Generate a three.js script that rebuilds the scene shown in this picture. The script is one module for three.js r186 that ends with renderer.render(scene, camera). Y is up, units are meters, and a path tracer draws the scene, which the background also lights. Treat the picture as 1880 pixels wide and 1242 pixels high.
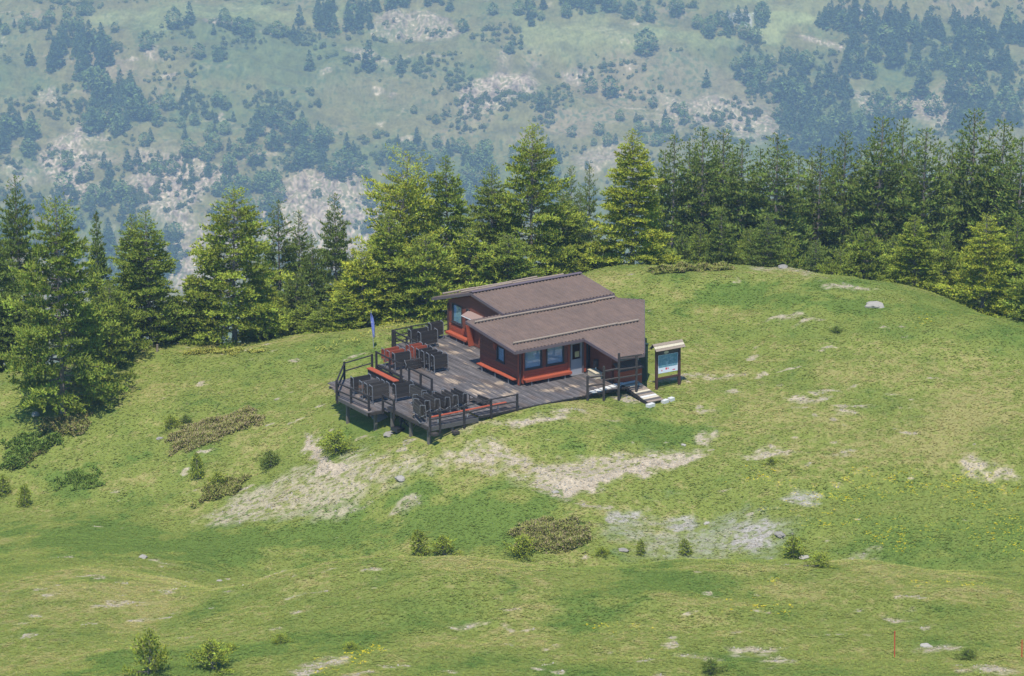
import * as THREE from 'three';
import { Sky } from 'three/addons/objects/Sky.js';
import { mergeGeometries } from 'three/addons/utils/BufferGeometryUtils.js';
import { ImprovedNoise } from 'three/addons/math/ImprovedNoise.js';

// ---------- camera, sky, sun, exposure ----------
const scene = new THREE.Scene();
const DEG = Math.PI / 180, PITCH = 16.8 * DEG, FPX = 6290, PW = 1880, PH = 1242;
const EYE = new THREE.Vector3(-0.41, 58.64, 184.94);
const camera = new THREE.PerspectiveCamera(2 * Math.atan(621 / FPX) / DEG, 1024 / 676, 1, 6000);
camera.position.copy(EYE);
camera.rotation.x = -PITCH;

const sunDir = new THREE.Vector3().setFromSphericalCoords(1, (90 - 64) * DEG, -9 * DEG);
const sky = new Sky();
sky.name = 'sky'; sky.userData = { kind: 'structure' };
sky.scale.setScalar(5000);
sky.material.uniforms.sunPosition.value.copy(sunDir);
sky.material.uniforms.turbidity.value = 4;
sky.material.uniforms.rayleigh.value = 1.6;
sky.material.uniforms.mieCoefficient.value = 0.004;
sky.material.uniforms.cloudCoverage.value = 0.15;
scene.add(sky);
scene.environmentIntensity = 0.11;

const sun = new THREE.DirectionalLight(new THREE.Color(1.0, 0.945, 0.85), 5.0);
sun.position.copy(sunDir).multiplyScalar(300);
sun.castShadow = true;
sun.shadow.camera.left = -60; sun.shadow.camera.right = 60; sun.shadow.camera.top = 70; sun.shadow.camera.bottom = -70;
sun.shadow.camera.far = 600; sun.shadow.mapSize.set(4096, 4096);
scene.add(sun); scene.add(sun.target);

const renderer = new THREE.WebGLRenderer({ antialias: true });
renderer.toneMapping = THREE.LinearToneMapping;
renderer.toneMappingExposure = 1.05;
renderer.shadowMap.enabled = true;
scene.fog = new THREE.FogExp2(new THREE.Color(0.54, 0.77, 1.0), 0.000165);

// ---------- helpers ----------
let seedState = 12345;
const rnd = () => { seedState = (seedState + 0x6d2b79f5) | 0; let t = Math.imul(seedState ^ (seedState >>> 15), 1 | seedState); t = (t + Math.imul(t ^ (t >>> 7), 61 | t)) ^ t; return ((t ^ (t >>> 14)) >>> 0) / 4294967296; };
const rr = (a, b) => a + (b - a) * rnd();
const reseed = (s) => { seedState = s * 7919 + 17; };
const clamp = (x, a = 0, b = 1) => Math.max(a, Math.min(b, x));
const sstep = (a, b, x) => { const t = clamp((x - a) / (b - a)); return t * t * (3 - 2 * t); };
const mixc = (a, b, t) => [a[0] + (b[0] - a[0]) * t, a[1] + (b[1] - a[1]) * t, a[2] + (b[2] - a[2]) * t];
const perlin = new ImprovedNoise();
const N = (x, y, s = 0.37) => perlin.noise(x, y, s);
const fbm = (x, y, o, s = 0.37) => { let a = 0.5, f = 1, v = 0; for (let i = 0; i < o; i++) { v += a * N(x * f, y * f, s + i * 1.7); f *= 2.03; a *= 0.5; } return v; };
const ORD = ['first', 'second', 'third', 'fourth', 'fifth', 'sixth', 'seventh', 'eighth', 'ninth', 'tenth', 'eleventh', 'twelfth', 'thirteenth', 'fourteenth', 'fifteenth', 'sixteenth', 'seventeenth', 'eighteenth', 'nineteenth', 'twentieth'];

const taken = {};
const numbered = (name) => { const n = taken[name] = (taken[name] ?? -1) + 1; return n ? name + '_' + String(n).padStart(3, '0') : name; };
function tag(o, label, category, group, kind) {
  const u = {};
  if (label) u.label = label;
  if (category) u.category = category;
  if (group) u.group = group;
  if (kind) u.kind = kind;
  o.userData = u; return o;
}
function mesh(name, g, m, parent) {
  const o = new THREE.Mesh(g, m); o.name = name; o.castShadow = o.receiveShadow = true;
  if (parent) parent.add(o); else { o.name = numbered(name); scene.add(o); }
  return o;
}
// The hut's own frame: u along the front wall, v along the side wall away from the viewer, h up from the deck.
const YAW = 32.8 * DEG, CU = Math.cos(YAW), SU = Math.sin(YAW);
const P = (u, v, h) => new THREE.Vector3(u * CU - v * SU, h, -u * SU - v * CU);
const toUV = (x, z) => [x * CU - z * SU, -x * SU - z * CU];
function thing(name, label, category, [u, v, h], turn = 0, group) {
  const o = new THREE.Group(); o.name = numbered(name); scene.add(o);
  o.position.copy(P(u, v, h)); o.rotation.y = YAW + turn;
  return tag(o, label, category, group);
}
// boxes with uv in metres, the grain along the longer side of each face
function bx(w, h, d, x = 0, y = 0, z = 0, rx = 0, ry = 0, rz = 0) {
  const g = new THREE.BoxGeometry(w, h, d), uv = g.attributes.uv, off = (w * 3.1 + h * 7.7 + d * 5.3 + x * 1.7 + z * 2.3) % 7;
  const dims = [[d, h], [d, h], [w, d], [w, d], [w, h], [w, h]];
  for (let f = 0; f < 6; f++) for (let k = 0; k < 4; k++) {
    const i = f * 4 + k; let a = uv.getX(i) * dims[f][0], b = uv.getY(i) * dims[f][1];
    if (dims[f][1] > dims[f][0]) [a, b] = [b, a];
    uv.setXY(i, a + off, b + off * 0.7);
  }
  if (rx || ry || rz) g.applyMatrix4(new THREE.Matrix4().makeRotationFromEuler(new THREE.Euler(rx, ry, rz)));
  g.translate(x, y, z); return g;
}
// a square or round bar between two points
function bar(a, b, w, d = w, round = false) {
  const A = new THREE.Vector3(...a), B = new THREE.Vector3(...b), l = A.distanceTo(B);
  const g = round ? new THREE.CylinderGeometry(w / 2, d / 2, l, 8) : bx(w, l, d);
  const q = new THREE.Quaternion().setFromUnitVectors(new THREE.Vector3(0, 1, 0), B.clone().sub(A).normalize());
  g.applyQuaternion(q); const c = A.add(B).multiplyScalar(0.5); g.translate(c.x, c.y, c.z); return g;
}
const merge = (list) => mergeGeometries(list.map((g) => (g.index ? g.toNonIndexed() : g)));
function soup(pos, col, uv) {
  const g = new THREE.BufferGeometry();
  g.setAttribute('position', new THREE.BufferAttribute(new Float32Array(pos), 3));
  if (col) g.setAttribute('color', new THREE.BufferAttribute(new Float32Array(col), 3));
  if (uv) g.setAttribute('uv', new THREE.BufferAttribute(new Float32Array(uv), 2));
  g.computeVertexNormals(); return g;
}
function texture(w, h, f, srgb = true, wrap = THREE.RepeatWrapping) {
  const a = new Uint8Array(w * h * 4);
  for (let j = 0, i = 0; j < h; j++) for (let k = 0; k < w; k++, i += 4) {
    const c = f(k, j);
    for (let q = 0; q < 3; q++) { const v = clamp(c[q]); a[i + q] = 255 * (srgb ? (v <= 0.0031308 ? v * 12.92 : 1.055 * Math.pow(v, 1 / 2.4) - 0.055) : v); }
    a[i + 3] = 255;
  }
  const t = new THREE.DataTexture(a, w, h); t.magFilter = THREE.LinearFilter; t.minFilter = THREE.LinearMipmapLinearFilter; t.generateMipmaps = true;
  t.wrapS = t.wrapT = wrap; if (srgb) t.colorSpace = THREE.SRGBColorSpace; t.needsUpdate = true; return t;
}
const lin = (r, g, b) => new THREE.Color().setRGB(r, g, b);
const matte = (extra) => new THREE.MeshPhysicalMaterial({ roughness: 0.95, specularIntensity: 0.12, ...extra });
const std = (c, rough = 0.85, extra = {}) => new THREE.MeshStandardMaterial({ color: Array.isArray(c) ? lin(...c) : c, roughness: rough, ...extra });

// rays through the photograph, used to read off where things stand
function rayOf(px, py) {
  const x = (px - PW / 2) / FPX, y = -(py - PH / 2) / FPX, c = Math.cos(PITCH), s = Math.sin(PITCH);
  return new THREE.Vector3(x, c * y - s, -s * y - c);
}
const onLevel = (px, py, h) => { const r = rayOf(px, py), t = (h - EYE.y) / r.y; return [EYE.x + r.x * t, EYE.z + r.z * t]; };
const atDist = (px, py, d) => { const r = rayOf(px, py), t = d / -r.z; return new THREE.Vector3(EYE.x + r.x * t, EYE.y + r.y * t, EYE.z + r.z * t); };
// ---------- the terrain ----------
const ctl = [];
const cp = (px, py, h) => { const [x, z] = onLevel(px, py, h); ctl.push([x, z, h]); };
[[640, 770, -1.75], [720, 776, -1.45], [760, 795, -1.2], [800, 792, -0.8], [855, 781, -0.42], [950, 757, -0.2], [1000, 750, -0.16], [1075, 729, -0.3], [1130, 735, -0.5], [1200, 725, -0.52], [1240, 703, -0.42],
  [700, 650, -1.6], [640, 690, -2.0], [800, 590, -1.7], [1300, 640, -0.2], [1300, 560, 0.2], [1500, 640, 0.0], [1700, 680, 0.1],
  [1880, 700, 0.2], [1880, 850, -0.6], [1880, 1000, -1.6], [1600, 850, -0.7], [1300, 760, -0.5], [1300, 860, -1.4], [1100, 800, -0.7], [1100, 880, -1.7],
  [900, 830, -1.15], [900, 900, -2.1], [900, 950, -2.7], [900, 1000, -3.2], [1300, 950, -2.4], [1300, 1005, -2.9], [1600, 960, -1.8], [1600, 1005, -2.0],
  [600, 850, -2.8], [700, 850, -2.1], [700, 930, -3.2], [600, 960, -4.2], [600, 1005, -4.3],
  [300, 680, -3.3], [450, 700, -2.9], [300, 740, -3.6], [90, 755, -4.2], [0, 800, -5.2], [400, 800, -3.8], [500, 880, -4.2], [300, 880, -5.2], [180, 890, -6.0], [0, 900, -6.8], [350, 955, -5.6], [100, 960, -6.2], [0, 1000, -5.6], [300, 1005, -4.9],
  [300, 1060, -1.6], [0, 1080, -2.2], [300, 1130, 0.6], [0, 1160, 0.2], [0, 1242, 2.0], [300, 1242, 3.0], [600, 1032, 1.3], [600, 1100, 2.6], [900, 1030, 2.5], [900, 1100, 3.3], [900, 1242, 4.0],
  [1300, 1032, 2.4], [1300, 1100, 3.3], [1300, 1242, 4.4], [1600, 1040, 1.6], [1880, 1060, 1.2], [1880, 1140, 3.0], [1880, 1242, 4.6], [1600, 1140, 3.4]].forEach((a) => cp(...a));
const skyline = [[-150, 720, -5.6], [0, 690, -4.8], [200, 648, -3.4], [300, 636, -3.0], [500, 632, -2.7], [650, 608, -2.3], [800, 572, -2.0], [950, 535, -1.2], [1100, 503, -0.2], [1250, 497, 0.35], [1430, 489, 0.9], [1550, 507, 0.6], [1700, 541, 0.3], [1880, 592, 0.4], [2060, 640, -0.4]];
for (const [px, py, h] of skyline) {
  cp(px, py, h); const [x, z] = onLevel(px, py, h);
  for (const [dz, dh] of [[9, -4], [20, -9.5], [45, -22], [100, -52]]) ctl.push([x * (1 + dz / 200), z - dz, h + dh]);
}
// dips hidden behind the near crest, and the slope the camera looks down from
for (const x of [-12, -4, 4, 12, 20]) ctl.push([x, 25.5, -2.6 + (x < 0 ? x * 0.1 : 0)]);
for (const x of [-45, -20, 0, 20, 45]) { ctl.push([x, 75, 6.5 + x * 0.02]); ctl.push([x * 1.3, 110, 15]); }
ctl.push([-60, 10, -8], [-60, 50, -2], [60, 0, -3], [60, 40, 2]);
const tps = (() => {
  const n = ctl.length, m = n + 3, A = [];
  const k = (r2) => (r2 < 1e-9 ? 0 : r2 * Math.log(r2));
  for (let i = 0; i < m; i++) {
    const row = new Float64Array(m + 1);
    if (i < n) { for (let j = 0; j < n; j++) row[j] = k((ctl[i][0] - ctl[j][0]) ** 2 + (ctl[i][1] - ctl[j][1]) ** 2); row[i] += 6; row[n] = 1; row[n + 1] = ctl[i][0]; row[n + 2] = ctl[i][1]; row[m] = ctl[i][2]; }
    else for (let j = 0; j < n; j++) row[j] = i === n ? 1 : ctl[j][i - n - 1];
    A.push(row);
  }
  for (let i = 0; i < m; i++) {
    let p = i; for (let r = i + 1; r < m; r++) if (Math.abs(A[r][i]) > Math.abs(A[p][i])) p = r;
    [A[i], A[p]] = [A[p], A[i]];
    for (let r = i + 1; r < m; r++) { const f = A[r][i] / A[i][i]; if (f) for (let c = i; c <= m; c++) A[r][c] -= f * A[i][c]; }
  }
  const w = new Float64Array(m);
  for (let i = m - 1; i >= 0; i--) { let s = A[i][m]; for (let c = i + 1; c < m; c++) s -= A[i][c] * w[c]; w[i] = s / A[i][i]; }
  return (x, z) => { let s = w[n] + w[n + 1] * x + w[n + 2] * z; for (let i = 0; i < n; i++) s += w[i] * k((x - ctl[i][0]) ** 2 + (z - ctl[i][1]) ** 2); return s; };
})();
// table of heights, so that lookups are quick
const GX0 = -62, GX1 = 62, GZ0 = -125, GZ1 = 95, GS = 0.4, GNX = Math.round((GX1 - GX0) / GS) + 1, GNZ = Math.round((GZ1 - GZ0) / GS) + 1;
const GH = new Float32Array(GNX * GNZ);
for (let j = 0; j < GNZ; j++) for (let i = 0; i < GNX; i++) {
  const x = GX0 + i * GS, z = GZ0 + j * GS;
  const [u, v] = toUV(x, z), flat = 1 - sstep(0, 2.5, Math.max(-10 - u, u - 9, -5.5 - v, v - 12));
  GH[j * GNX + i] = tps(x, z) + (fbm(x * 0.09, z * 0.09, 3) * 1.1 + fbm(x * 0.5, z * 0.5, 3) * 0.22) * (1 - 0.8 * flat);
}
function H(x, z) {
  const fx = clamp((x - GX0) / GS, 0, GNX - 1.001), fz = clamp((z - GZ0) / GS, 0, GNZ - 1.001), i = fx | 0, j = fz | 0, a = fx - i, b = fz - j, o = j * GNX + i;
  return (GH[o] * (1 - a) + GH[o + 1] * a) * (1 - b) + (GH[o + GNX] * (1 - a) + GH[o + GNX + 1] * a) * b;
}
function G(px, py) {     // where a ray through the photograph first meets the ground
  const r = rayOf(px, py); let t = 110;
  for (; t < 330; t += 0.4) if (EYE.y + r.y * t < H(EYE.x + r.x * t, EYE.z + r.z * t)) break;
  let a = t - 0.4, b = t;
  for (let i = 0; i < 8; i++) { const m = (a + b) / 2; if (EYE.y + r.y * m < H(EYE.x + r.x * m, EYE.z + r.z * m)) b = m; else a = m; }
  return new THREE.Vector3(EYE.x + r.x * b, EYE.y + r.y * b, EYE.z + r.z * b);
}

// what the ground is made of: outlines read from the photograph, with frayed edges
const AREAS = [];
function area(kind, pts, strength = 1, fray = 0.8) {
  const q = pts.map(([a, b]) => { const g = G(a, b); return [g.x, g.z]; });
  const xs = q.map((p) => p[0]), zs = q.map((p) => p[1]);
  AREAS.push({ kind, q, strength, fray, x0: Math.min(...xs) - 2, x1: Math.max(...xs) + 2, z0: Math.min(...zs) - 2, z1: Math.max(...zs) + 2 });
}
function spot(kind, px, py, rx, rz, strength = 1) {
  const g = G(px, py), q = [];
  for (let k = 0; k < 9; k++) { const a = k / 9 * 6.283; q.push([g.x + Math.cos(a) * rx * rr(0.6, 1.3), g.z + Math.sin(a) * rz * rr(0.6, 1.3)]); }
  AREAS.push({ kind, q, strength, fray: Math.min(0.6, rx * 0.6), x0: g.x - rx * 1.5 - 1, x1: g.x + rx * 1.5 + 1, z0: g.z - rz * 1.5 - 1, z1: g.z + rz * 1.5 + 1 });
}
function inside(a, x, z) {   // signed distance to the outline, positive inside
  let d = 1e9, ins = false; const q = a.q;
  for (let i = 0, j = q.length - 1; i < q.length; j = i++) {
    const [xi, zi] = q[i], [xj, zj] = q[j], ex = xj - xi, ez = zj - zi, t = clamp(((x - xi) * ex + (z - zi) * ez) / (ex * ex + ez * ez || 1));
    d = Math.min(d, Math.hypot(x - xi - ex * t, z - zi - ez * t));
    if ((zi > z) !== (zj > z) && x < (xj - xi) * (z - zi) / (zj - zi) + xi) ins = !ins;
  }
  return ins ? d : -d;
}
reseed(3);
area('soil', [[345, 957], [420, 925], [500, 890], [545, 862], [610, 862], [640, 842], [770, 838], [785, 852], [700, 893], [620, 925], [520, 952], [440, 958]], 0.74, 1.6);
area('soil', [[562, 796], [584, 794], [597, 833], [624, 855], [652, 872], [606, 886], [578, 852], [558, 826]], 1, 0.4);
area('soil', [[800, 862], [840, 822], [900, 808], [960, 830], [1010, 845], [1120, 835], [1300, 832], [1290, 846], [1200, 866], [1100, 893], [1010, 918], [985, 895], [940, 872]], 0.92, 0.9);
area('soil', [[1030, 878], [1120, 862], [1230, 842], [1300, 836], [1280, 850], [1150, 884], [1020, 915]], 1, 0.5);
area('grey', [[1095, 985], [1112, 936], [1190, 940], [1260, 958], [1330, 962], [1380, 952], [1442, 952], [1432, 985], [1410, 1018], [1290, 1022], [1180, 1015]], 0.5, 2.4);
area('grey', [[1350, 962], [1400, 952], [1440, 956], [1425, 995], [1385, 1016], [1320, 1010]], 1, 0.7);
area('soil', [[925, 776], [1000, 764], [1080, 752], [1090, 758], [1010, 774], [935, 790]], 1, 0.5);
area('soil', [[1215, 697], [1260, 688], [1375, 684], [1378, 692], [1290, 698], [1225, 703]], 0.75, 0.5);
area('soil', [[790, 795], [870, 778], [950, 762], [950, 770], [880, 786], [800, 802]], 0.5, 0.5);
area('soil', [[1380, 497], [1420, 486], [1500, 488], [1560, 505], [1500, 510], [1440, 500]], 0.6, 1.0);
area('soil', [[520, 1242], [560, 1222], [620, 1205], [650, 1205], [560, 1242]], 0.9, 0.5);
for (const a of [[740, 928, 0.7, 0.5], [270, 1027, 0.6, 0.35], [303, 1034, 0.6, 0.3], [1258, 1208, 1.0, 0.7], [1425, 1217, 0.6, 0.7], [1300, 805, 0.6, 0.8], [865, 1155, 0.6, 0.3], [668, 1053, 0.5, 0.2], [1210, 1240, 0.6, 0.4], [1440, 1038, 0.5, 0.2], [1720, 1195, 1.0, 0.3], [1835, 1232, 1.0, 0.6], [1400, 1195, 1.2, 0.3], [925, 1152, 0.5, 0.3], [1480, 735, 1.2, 0.6], [1560, 755, 1.0, 0.7], [1555, 830, 0.8, 0.5], [1780, 850, 1.4, 0.9], [1840, 870, 1.2, 0.8], [1430, 832, 1.6, 0.5], [1450, 582, 0.9, 0.4], [1490, 590, 0.8, 0.3], [1640, 1140, 0.5, 0.3], [1150, 730, 1.2, 0.5], [1560, 528, 1.5, 0.6], [1570, 1025, 1.2, 0.5]]) spot('soil', ...a, 0.85);
for (const a of [[1470, 914, 1.0, 0.7], [1240, 965, 1.4, 0.8], [1150, 950, 1.2, 1.0]]) spot('grey', ...a, 0.9);
area('lush', [[0, 965], [300, 975], [640, 945], [800, 880], [1000, 890], [1085, 960], [1100, 1016], [800, 1020], [500, 1020], [200, 1020], [0, 1015]], 1, 3);
area('lush', [[1200, 545], [1420, 530], [1640, 560], [1560, 580], [1380, 560], [1230, 565]], 0.9, 2.5);
area('lush', [[60, 870], [180, 850], [215, 880], [120, 920]], 1, 1.5);
area('lush', [[950, 1100], [1250, 1040], [1500, 1050], [1300, 1100], [1000, 1140]], 0.7, 3);
area('lush', [[1020, 790], [1200, 770], [1290, 790], [1150, 830], [1000, 820]], 0.8, 2);
area('lush', [[200, 1200], [420, 1170], [520, 1200], [380, 1242], [180, 1242]], 0.8, 2);
area('dry', [[0, 1060], [300, 1030], [700, 1040], [1000, 1035], [1020, 1090], [700, 1110], [400, 1150], [0, 1190]], 0.75, 3);
area('dry', [[1250, 620], [1500, 600], [1880, 640], [1880, 900], [1400, 850], [1250, 720]], 0.5, 4);
area('flower', [[1400, 880], [1600, 850], [1860, 890], [1860, 1000], [1500, 970]], 0.55, 2.5);
area('flower', [[1100, 1150], [1250, 1145], [1250, 1158], [1120, 1162]], 0.9, 0.8);
area('flower', [[1395, 1066], [1450, 1064], [1450, 1078], [1400, 1080]], 1, 0.5);
area('flower', [[560, 1215], [700, 1190], [760, 1200], [620, 1235]], 0.7, 1.0);
area('flower', [[1660, 578], [1740, 580], [1800, 600], [1680, 600]], 0.9, 1.2);
area('flower', [[1280, 1110], [1440, 1100], [1460, 1125], [1300, 1135]], 0.5, 1.0);
area('flower', [[1650, 1070], [1800, 1066], [1800, 1078], [1660, 1082]], 0.6, 0.8);
const GRASS = { lush: [0.118, 0.170, 0.034], mid: [0.180, 0.210, 0.046], dry: [0.275, 0.258, 0.080], straw: [0.30, 0.26, 0.10], dark: [0.05, 0.115, 0.02] };
const SOIL = [0.395, 0.325, 0.228], GREY = [0.33, 0.305, 0.26], FLOWER = [0.62, 0.50, 0.03];
// -> colour, share of bare soil, share of flowers
function groundAt(x, z, fine = true) {
  const wx = x + N(x * 0.7, z * 0.7, 3.1) * 0.8, wz = z + N(x * 0.7, z * 0.7, 9.4) * 0.8;
  const big = fbm(x * 0.07 + 5, z * 0.07, 2, 2.2), midn = fbm(x * 0.32, z * 0.32, 3, 4.4), small = N(x * 1.7, z * 1.7, 6.1), tiny = fine ? N(x * 6.1, z * 6.1, 7.7) : 0;
  let lush = 0.42 - big * 0.7, dry = 0.36 + big * 0.9, soil = 0, grey = 0, flower = 0;
  for (const a of AREAS) {
    if (x < a.x0 - 3 || x > a.x1 + 3 || z < a.z0 - 3 || z > a.z1 + 3) continue;
    const s = inside(a, wx, wz) + midn * a.fray * 1.6 + small * a.fray * 0.5, k = sstep(-a.fray * 0.5, a.fray * 0.7, s) * a.strength;
    if (k <= 0) continue;
    if (a.kind === 'soil') soil = Math.max(soil, k); else if (a.kind === 'grey') grey = Math.max(grey, k); else if (a.kind === 'flower') flower = Math.max(flower, k);
    else if (a.kind === 'lush') { lush += k * 0.7; dry -= k * 0.55; } else { dry += k * 0.55; lush -= k * 0.35; }
  }
  // scattered small bare spots, mostly on the drier ground
  const sp = fbm(x * 0.55 + 31, z * 0.75, 3, 8.8) + fbm(x * 0.06, z * 0.06, 1, 5.5) * 0.5;
  soil = Math.max(soil, sstep(0.36, 0.44, sp + (dry - 0.4) * 0.12) * 0.75);
  const t = clamp(lush + midn * 0.9 + small * 0.25 + tiny * 0.15), d = clamp(dry + midn * -0.8 + small * 0.3 + tiny * 0.3);
  let c = mixc(GRASS.mid, GRASS.lush, sstep(0.35, 0.9, t));
  c = mixc(c, GRASS.dry, sstep(0.35, 1.0, d) * 0.85);
  c = mixc(c, GRASS.straw, sstep(0.5, 1.05, d + small * 0.45 + tiny * 0.5) * 0.6);
  c = mixc(c, GRASS.dark, sstep(0.1, 0.6, small * 0.4 + midn * 0.8) * 0.35);
  // grass keeps standing in tufts on the bare ground
  const tuft = sstep(-0.05, 0.35, N(x * 2.6, z * 3.4, 11.3) + 0.5 * N(x * 5.1, z * 6.7, 12.9));
  soil *= 1 - 0.75 * tuft * (1 - sstep(0.93, 1, soil)); grey *= 1 - 0.6 * tuft;
  const sv = 1 + tiny * 0.3 + small * 0.22 + midn * 0.3;
  c = mixc(c, SOIL.map((q) => q * sv), soil); c = mixc(c, GREY.map((q) => q * sv), grey);
  return [c, Math.max(soil, grey), flower * sstep(-0.1, 0.4, midn + small * 0.6)];
}
const TX0 = -44, TX1 = 44, TZ0 = -36, TZ1 = 62, TN = 2048;
reseed(5);
const groundMap = texture(TN, TN, (k, j) => {
  const x = TX0 + (k + 0.5) / TN * (TX1 - TX0), z = TZ1 - (j + 0.5) / TN * (TZ1 - TZ0), [c, s, f] = groundAt(x, z);
  const g = 1 + (rnd() - 0.5) * 0.5;
  if (f > 0.05 && rnd() < f * 0.22) return mixc(c, FLOWER, 0.8);
  return [c[0] * g, c[1] * g, c[2] * g];
}, true, THREE.MirroredRepeatWrapping);
const grassMat = matte({ map: groundMap });
{
  // dense where the picture looks, coarser outward, down to the valley floor
  const zs = [], xs = [];
  for (let z = 95; z >= -40; z -= z > 62 ? 2 : 0.36) zs.push(z);
  for (let z = -42; z >= -124; z -= 3) zs.push(z);
  zs.push(-160, -220, -320, -450, -620, -820, -1100, -1400, -1700, -2000);
  for (const x of [-900, -520, -300, -180, -110, -80]) xs.push(x);
  for (let x = -62; x <= 62.001; x += Math.abs(x) < 44 ? 0.36 : 1.5) xs.push(x);
  for (const x of [80, 110, 180, 300, 520, 900]) xs.push(x);
  const pos = [], uv = [], idx = [], nx = xs.length;
  for (const z of zs) for (const x of xs) {
    const cx = clamp(x, -62, 62), cz = Math.max(z, -124.9); let y = H(cx, cz);
    const out = Math.max(0, Math.abs(x) - 62); y -= out * 0.12;
    if (z < -124.9) y = y + (Math.max(-900, -62 + (z + 124.9) * 0.42) - y) * sstep(-124.9, -240, z);
    pos.push(x, y, z); uv.push((x - TX0) / (TX1 - TX0), (TZ1 - z) / (TZ1 - TZ0));
  }
  for (let j = 0; j < zs.length - 1; j++) for (let i = 0; i < nx - 1; i++) { const a = j * nx + i, b = a + nx; idx.push(a, a + 1, b, a + 1, b + 1, b); }
  const g = new THREE.BufferGeometry();
  g.setAttribute('position', new THREE.BufferAttribute(new Float32Array(pos), 3));
  g.setAttribute('uv', new THREE.BufferAttribute(new Float32Array(uv), 2));
  g.setIndex(idx); g.computeVertexNormals();
  tag(mesh('ground', g, grassMat), 'grassy knoll with bare soil patches carrying the hut', 'ground', null, 'structure');
}
// keep grass off the deck and the hut
const covered = (x, z) => { const [u, v] = toUV(x, z); return (u > -4.9 && u < 4.2 && v > -3.5 && v < 8) || (u > -2 && u < 9.2 && v > -2 && v < 11) || (u > -8 && u < -4.8 && v > -3.4 && v < 1.2) || (u > -9 && u < -4.8 && v > 1.2 && v < 7.6); };
{
  // short meadow grass: tufts of bent blades, coloured like the sward they grow in
  reseed(8);
  const pos = [];
  for (let b = 0; b < 6; b++) {
    const a = b / 6 * 6.283 + rr(-0.4, 0.4), l = rr(0.7, 1.1), lean = rr(0.35, 0.95), w = rr(0.12, 0.2), ca = Math.cos(a), sa = Math.sin(a);
    const p = (t, s) => [ca * lean * l * t * t * 1.1 - sa * w * s, l * (t - 0.28 * t * t), sa * lean * l * t * t * 1.1 + ca * w * s];
    pos.push(...p(0, -1), ...p(0, 1), ...p(0.6, 0.7), ...p(0, -1), ...p(0.6, 0.7), ...p(0.6, -0.7), ...p(0.6, -0.7), ...p(0.6, 0.7), ...p(1, 0));
  }
  const g = soup(pos), M = matte({ color: 0xffffff, side: THREE.DoubleSide });
  const spots = [];
  const want = 230000; let tries = 0;
  while (spots.length < want && tries++ < want * 4) {
    // sown evenly over the ground in view, a little denser near the camera
    const d = 128 + 84 * Math.pow(rnd(), 1.15), z = EYE.z - d, half = d * 0.158 + 1, x = EYE.x + rr(-half, half);
    if (covered(x, z)) continue;
    const [c, s, f] = groundAt(x, z, false);
    if (rnd() < s * 0.93) continue;
    spots.push([x, z, c, f]);
  }
  const im = new THREE.InstancedMesh(g, M, spots.length), m4 = new THREE.Matrix4(), q = new THREE.Quaternion(), up = new THREE.Vector3(0, 1, 0), col = new THREE.Color();
  spots.forEach(([x, z, c, f], i) => {
    const s = rr(0.035, 0.078) * (1 + 0.5 * Math.max(0, N(x * 0.8, z * 0.8, 14.2)));
    q.setFromAxisAngle(up, rr(0, 6.283));
    m4.compose(new THREE.Vector3(x, H(x, z) - 0.01, z), q, new THREE.Vector3(s * 1.7, s, s * 1.7)); im.setMatrixAt(i, m4);
    if (f > 0.05 && rnd() < f * 0.32) col.setRGB(...FLOWER); else { const b = rr(0.85, 1.35), y = rr(0.9, 1.12); col.setRGB(c[0] * b * y, c[1] * b, c[2] * b * 0.95); }
    im.setColorAt(i, col);
  });
  im.name = 'meadow_grass'; im.castShadow = im.receiveShadow = true;
  tag(im, 'short green meadow grass covering the knoll', 'grass', null, 'stuff'); scene.add(im);
}
// ---------- the hillside across the valley ----------
const FD0 = 2900, FY0 = -741, FS = 0.404, FK = 2.15;                         // a face rising away at 22 degrees
const farPlane = (px, py) => { const r = rayOf(px, py), t = (FY0 - FS * FD0 - EYE.y) / (r.y + FS * r.z); return [EYE.x + r.x * t, -r.z * t]; };   // -> x, distance
const FAREAS = [];
function farArea(kind, pts, strength = 1, fray = 6) {
  const q = pts.map(([a, b]) => farPlane(a, b)), xs = q.map((p) => p[0]), zs = q.map((p) => p[1]);
  FAREAS.push({ kind, q, strength, fray, x0: Math.min(...xs) - 22, x1: Math.max(...xs) + 22, z0: Math.min(...zs) - 22, z1: Math.max(...zs) + 22 });
}
// pale scree and broken rock, terraces and hay fields, outlines read from the photograph
farArea('rock', [[60, 330], [80, 250], [140, 215], [170, 250], [190, 330], [240, 350], [260, 270], [330, 262], [410, 262], [410, 330], [380, 350], [350, 420], [330, 470], [280, 380], [180, 370], [110, 340]], 1, 9);
farArea('rock', [[455, 390], [500, 335], [560, 305], [640, 320], [700, 330], [740, 390], [700, 440], [640, 460], [560, 460], [470, 430]], 1, 9);
farArea('rock', [[830, 170], [860, 130], [920, 105], [990, 115], [985, 150], [940, 185], [880, 200], [840, 198]], 0.95, 5);
farArea('rock', [[676, 45], [700, 18], [760, 14], [820, 30], [840, 55], [800, 72], [730, 75], [690, 65]], 0.8, 5);
farArea('rock', [[360, 52], [380, 40], [430, 48], [450, 62], [420, 70], [375, 64]], 1, 3);
farArea('rock', [[260, 85], [310, 80], [310, 115], [270, 118]], 0.8, 4);
farArea('rock', [[1180, 210], [1230, 180], [1300, 170], [1370, 180], [1430, 210], [1440, 245], [1380, 262], [1300, 240], [1220, 235]], 0.85, 8);
farArea('rock', [[1560, 150], [1650, 150], [1700, 165], [1780, 195], [1800, 225], [1740, 235], [1680, 190], [1600, 180]], 0.85, 6);
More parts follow.
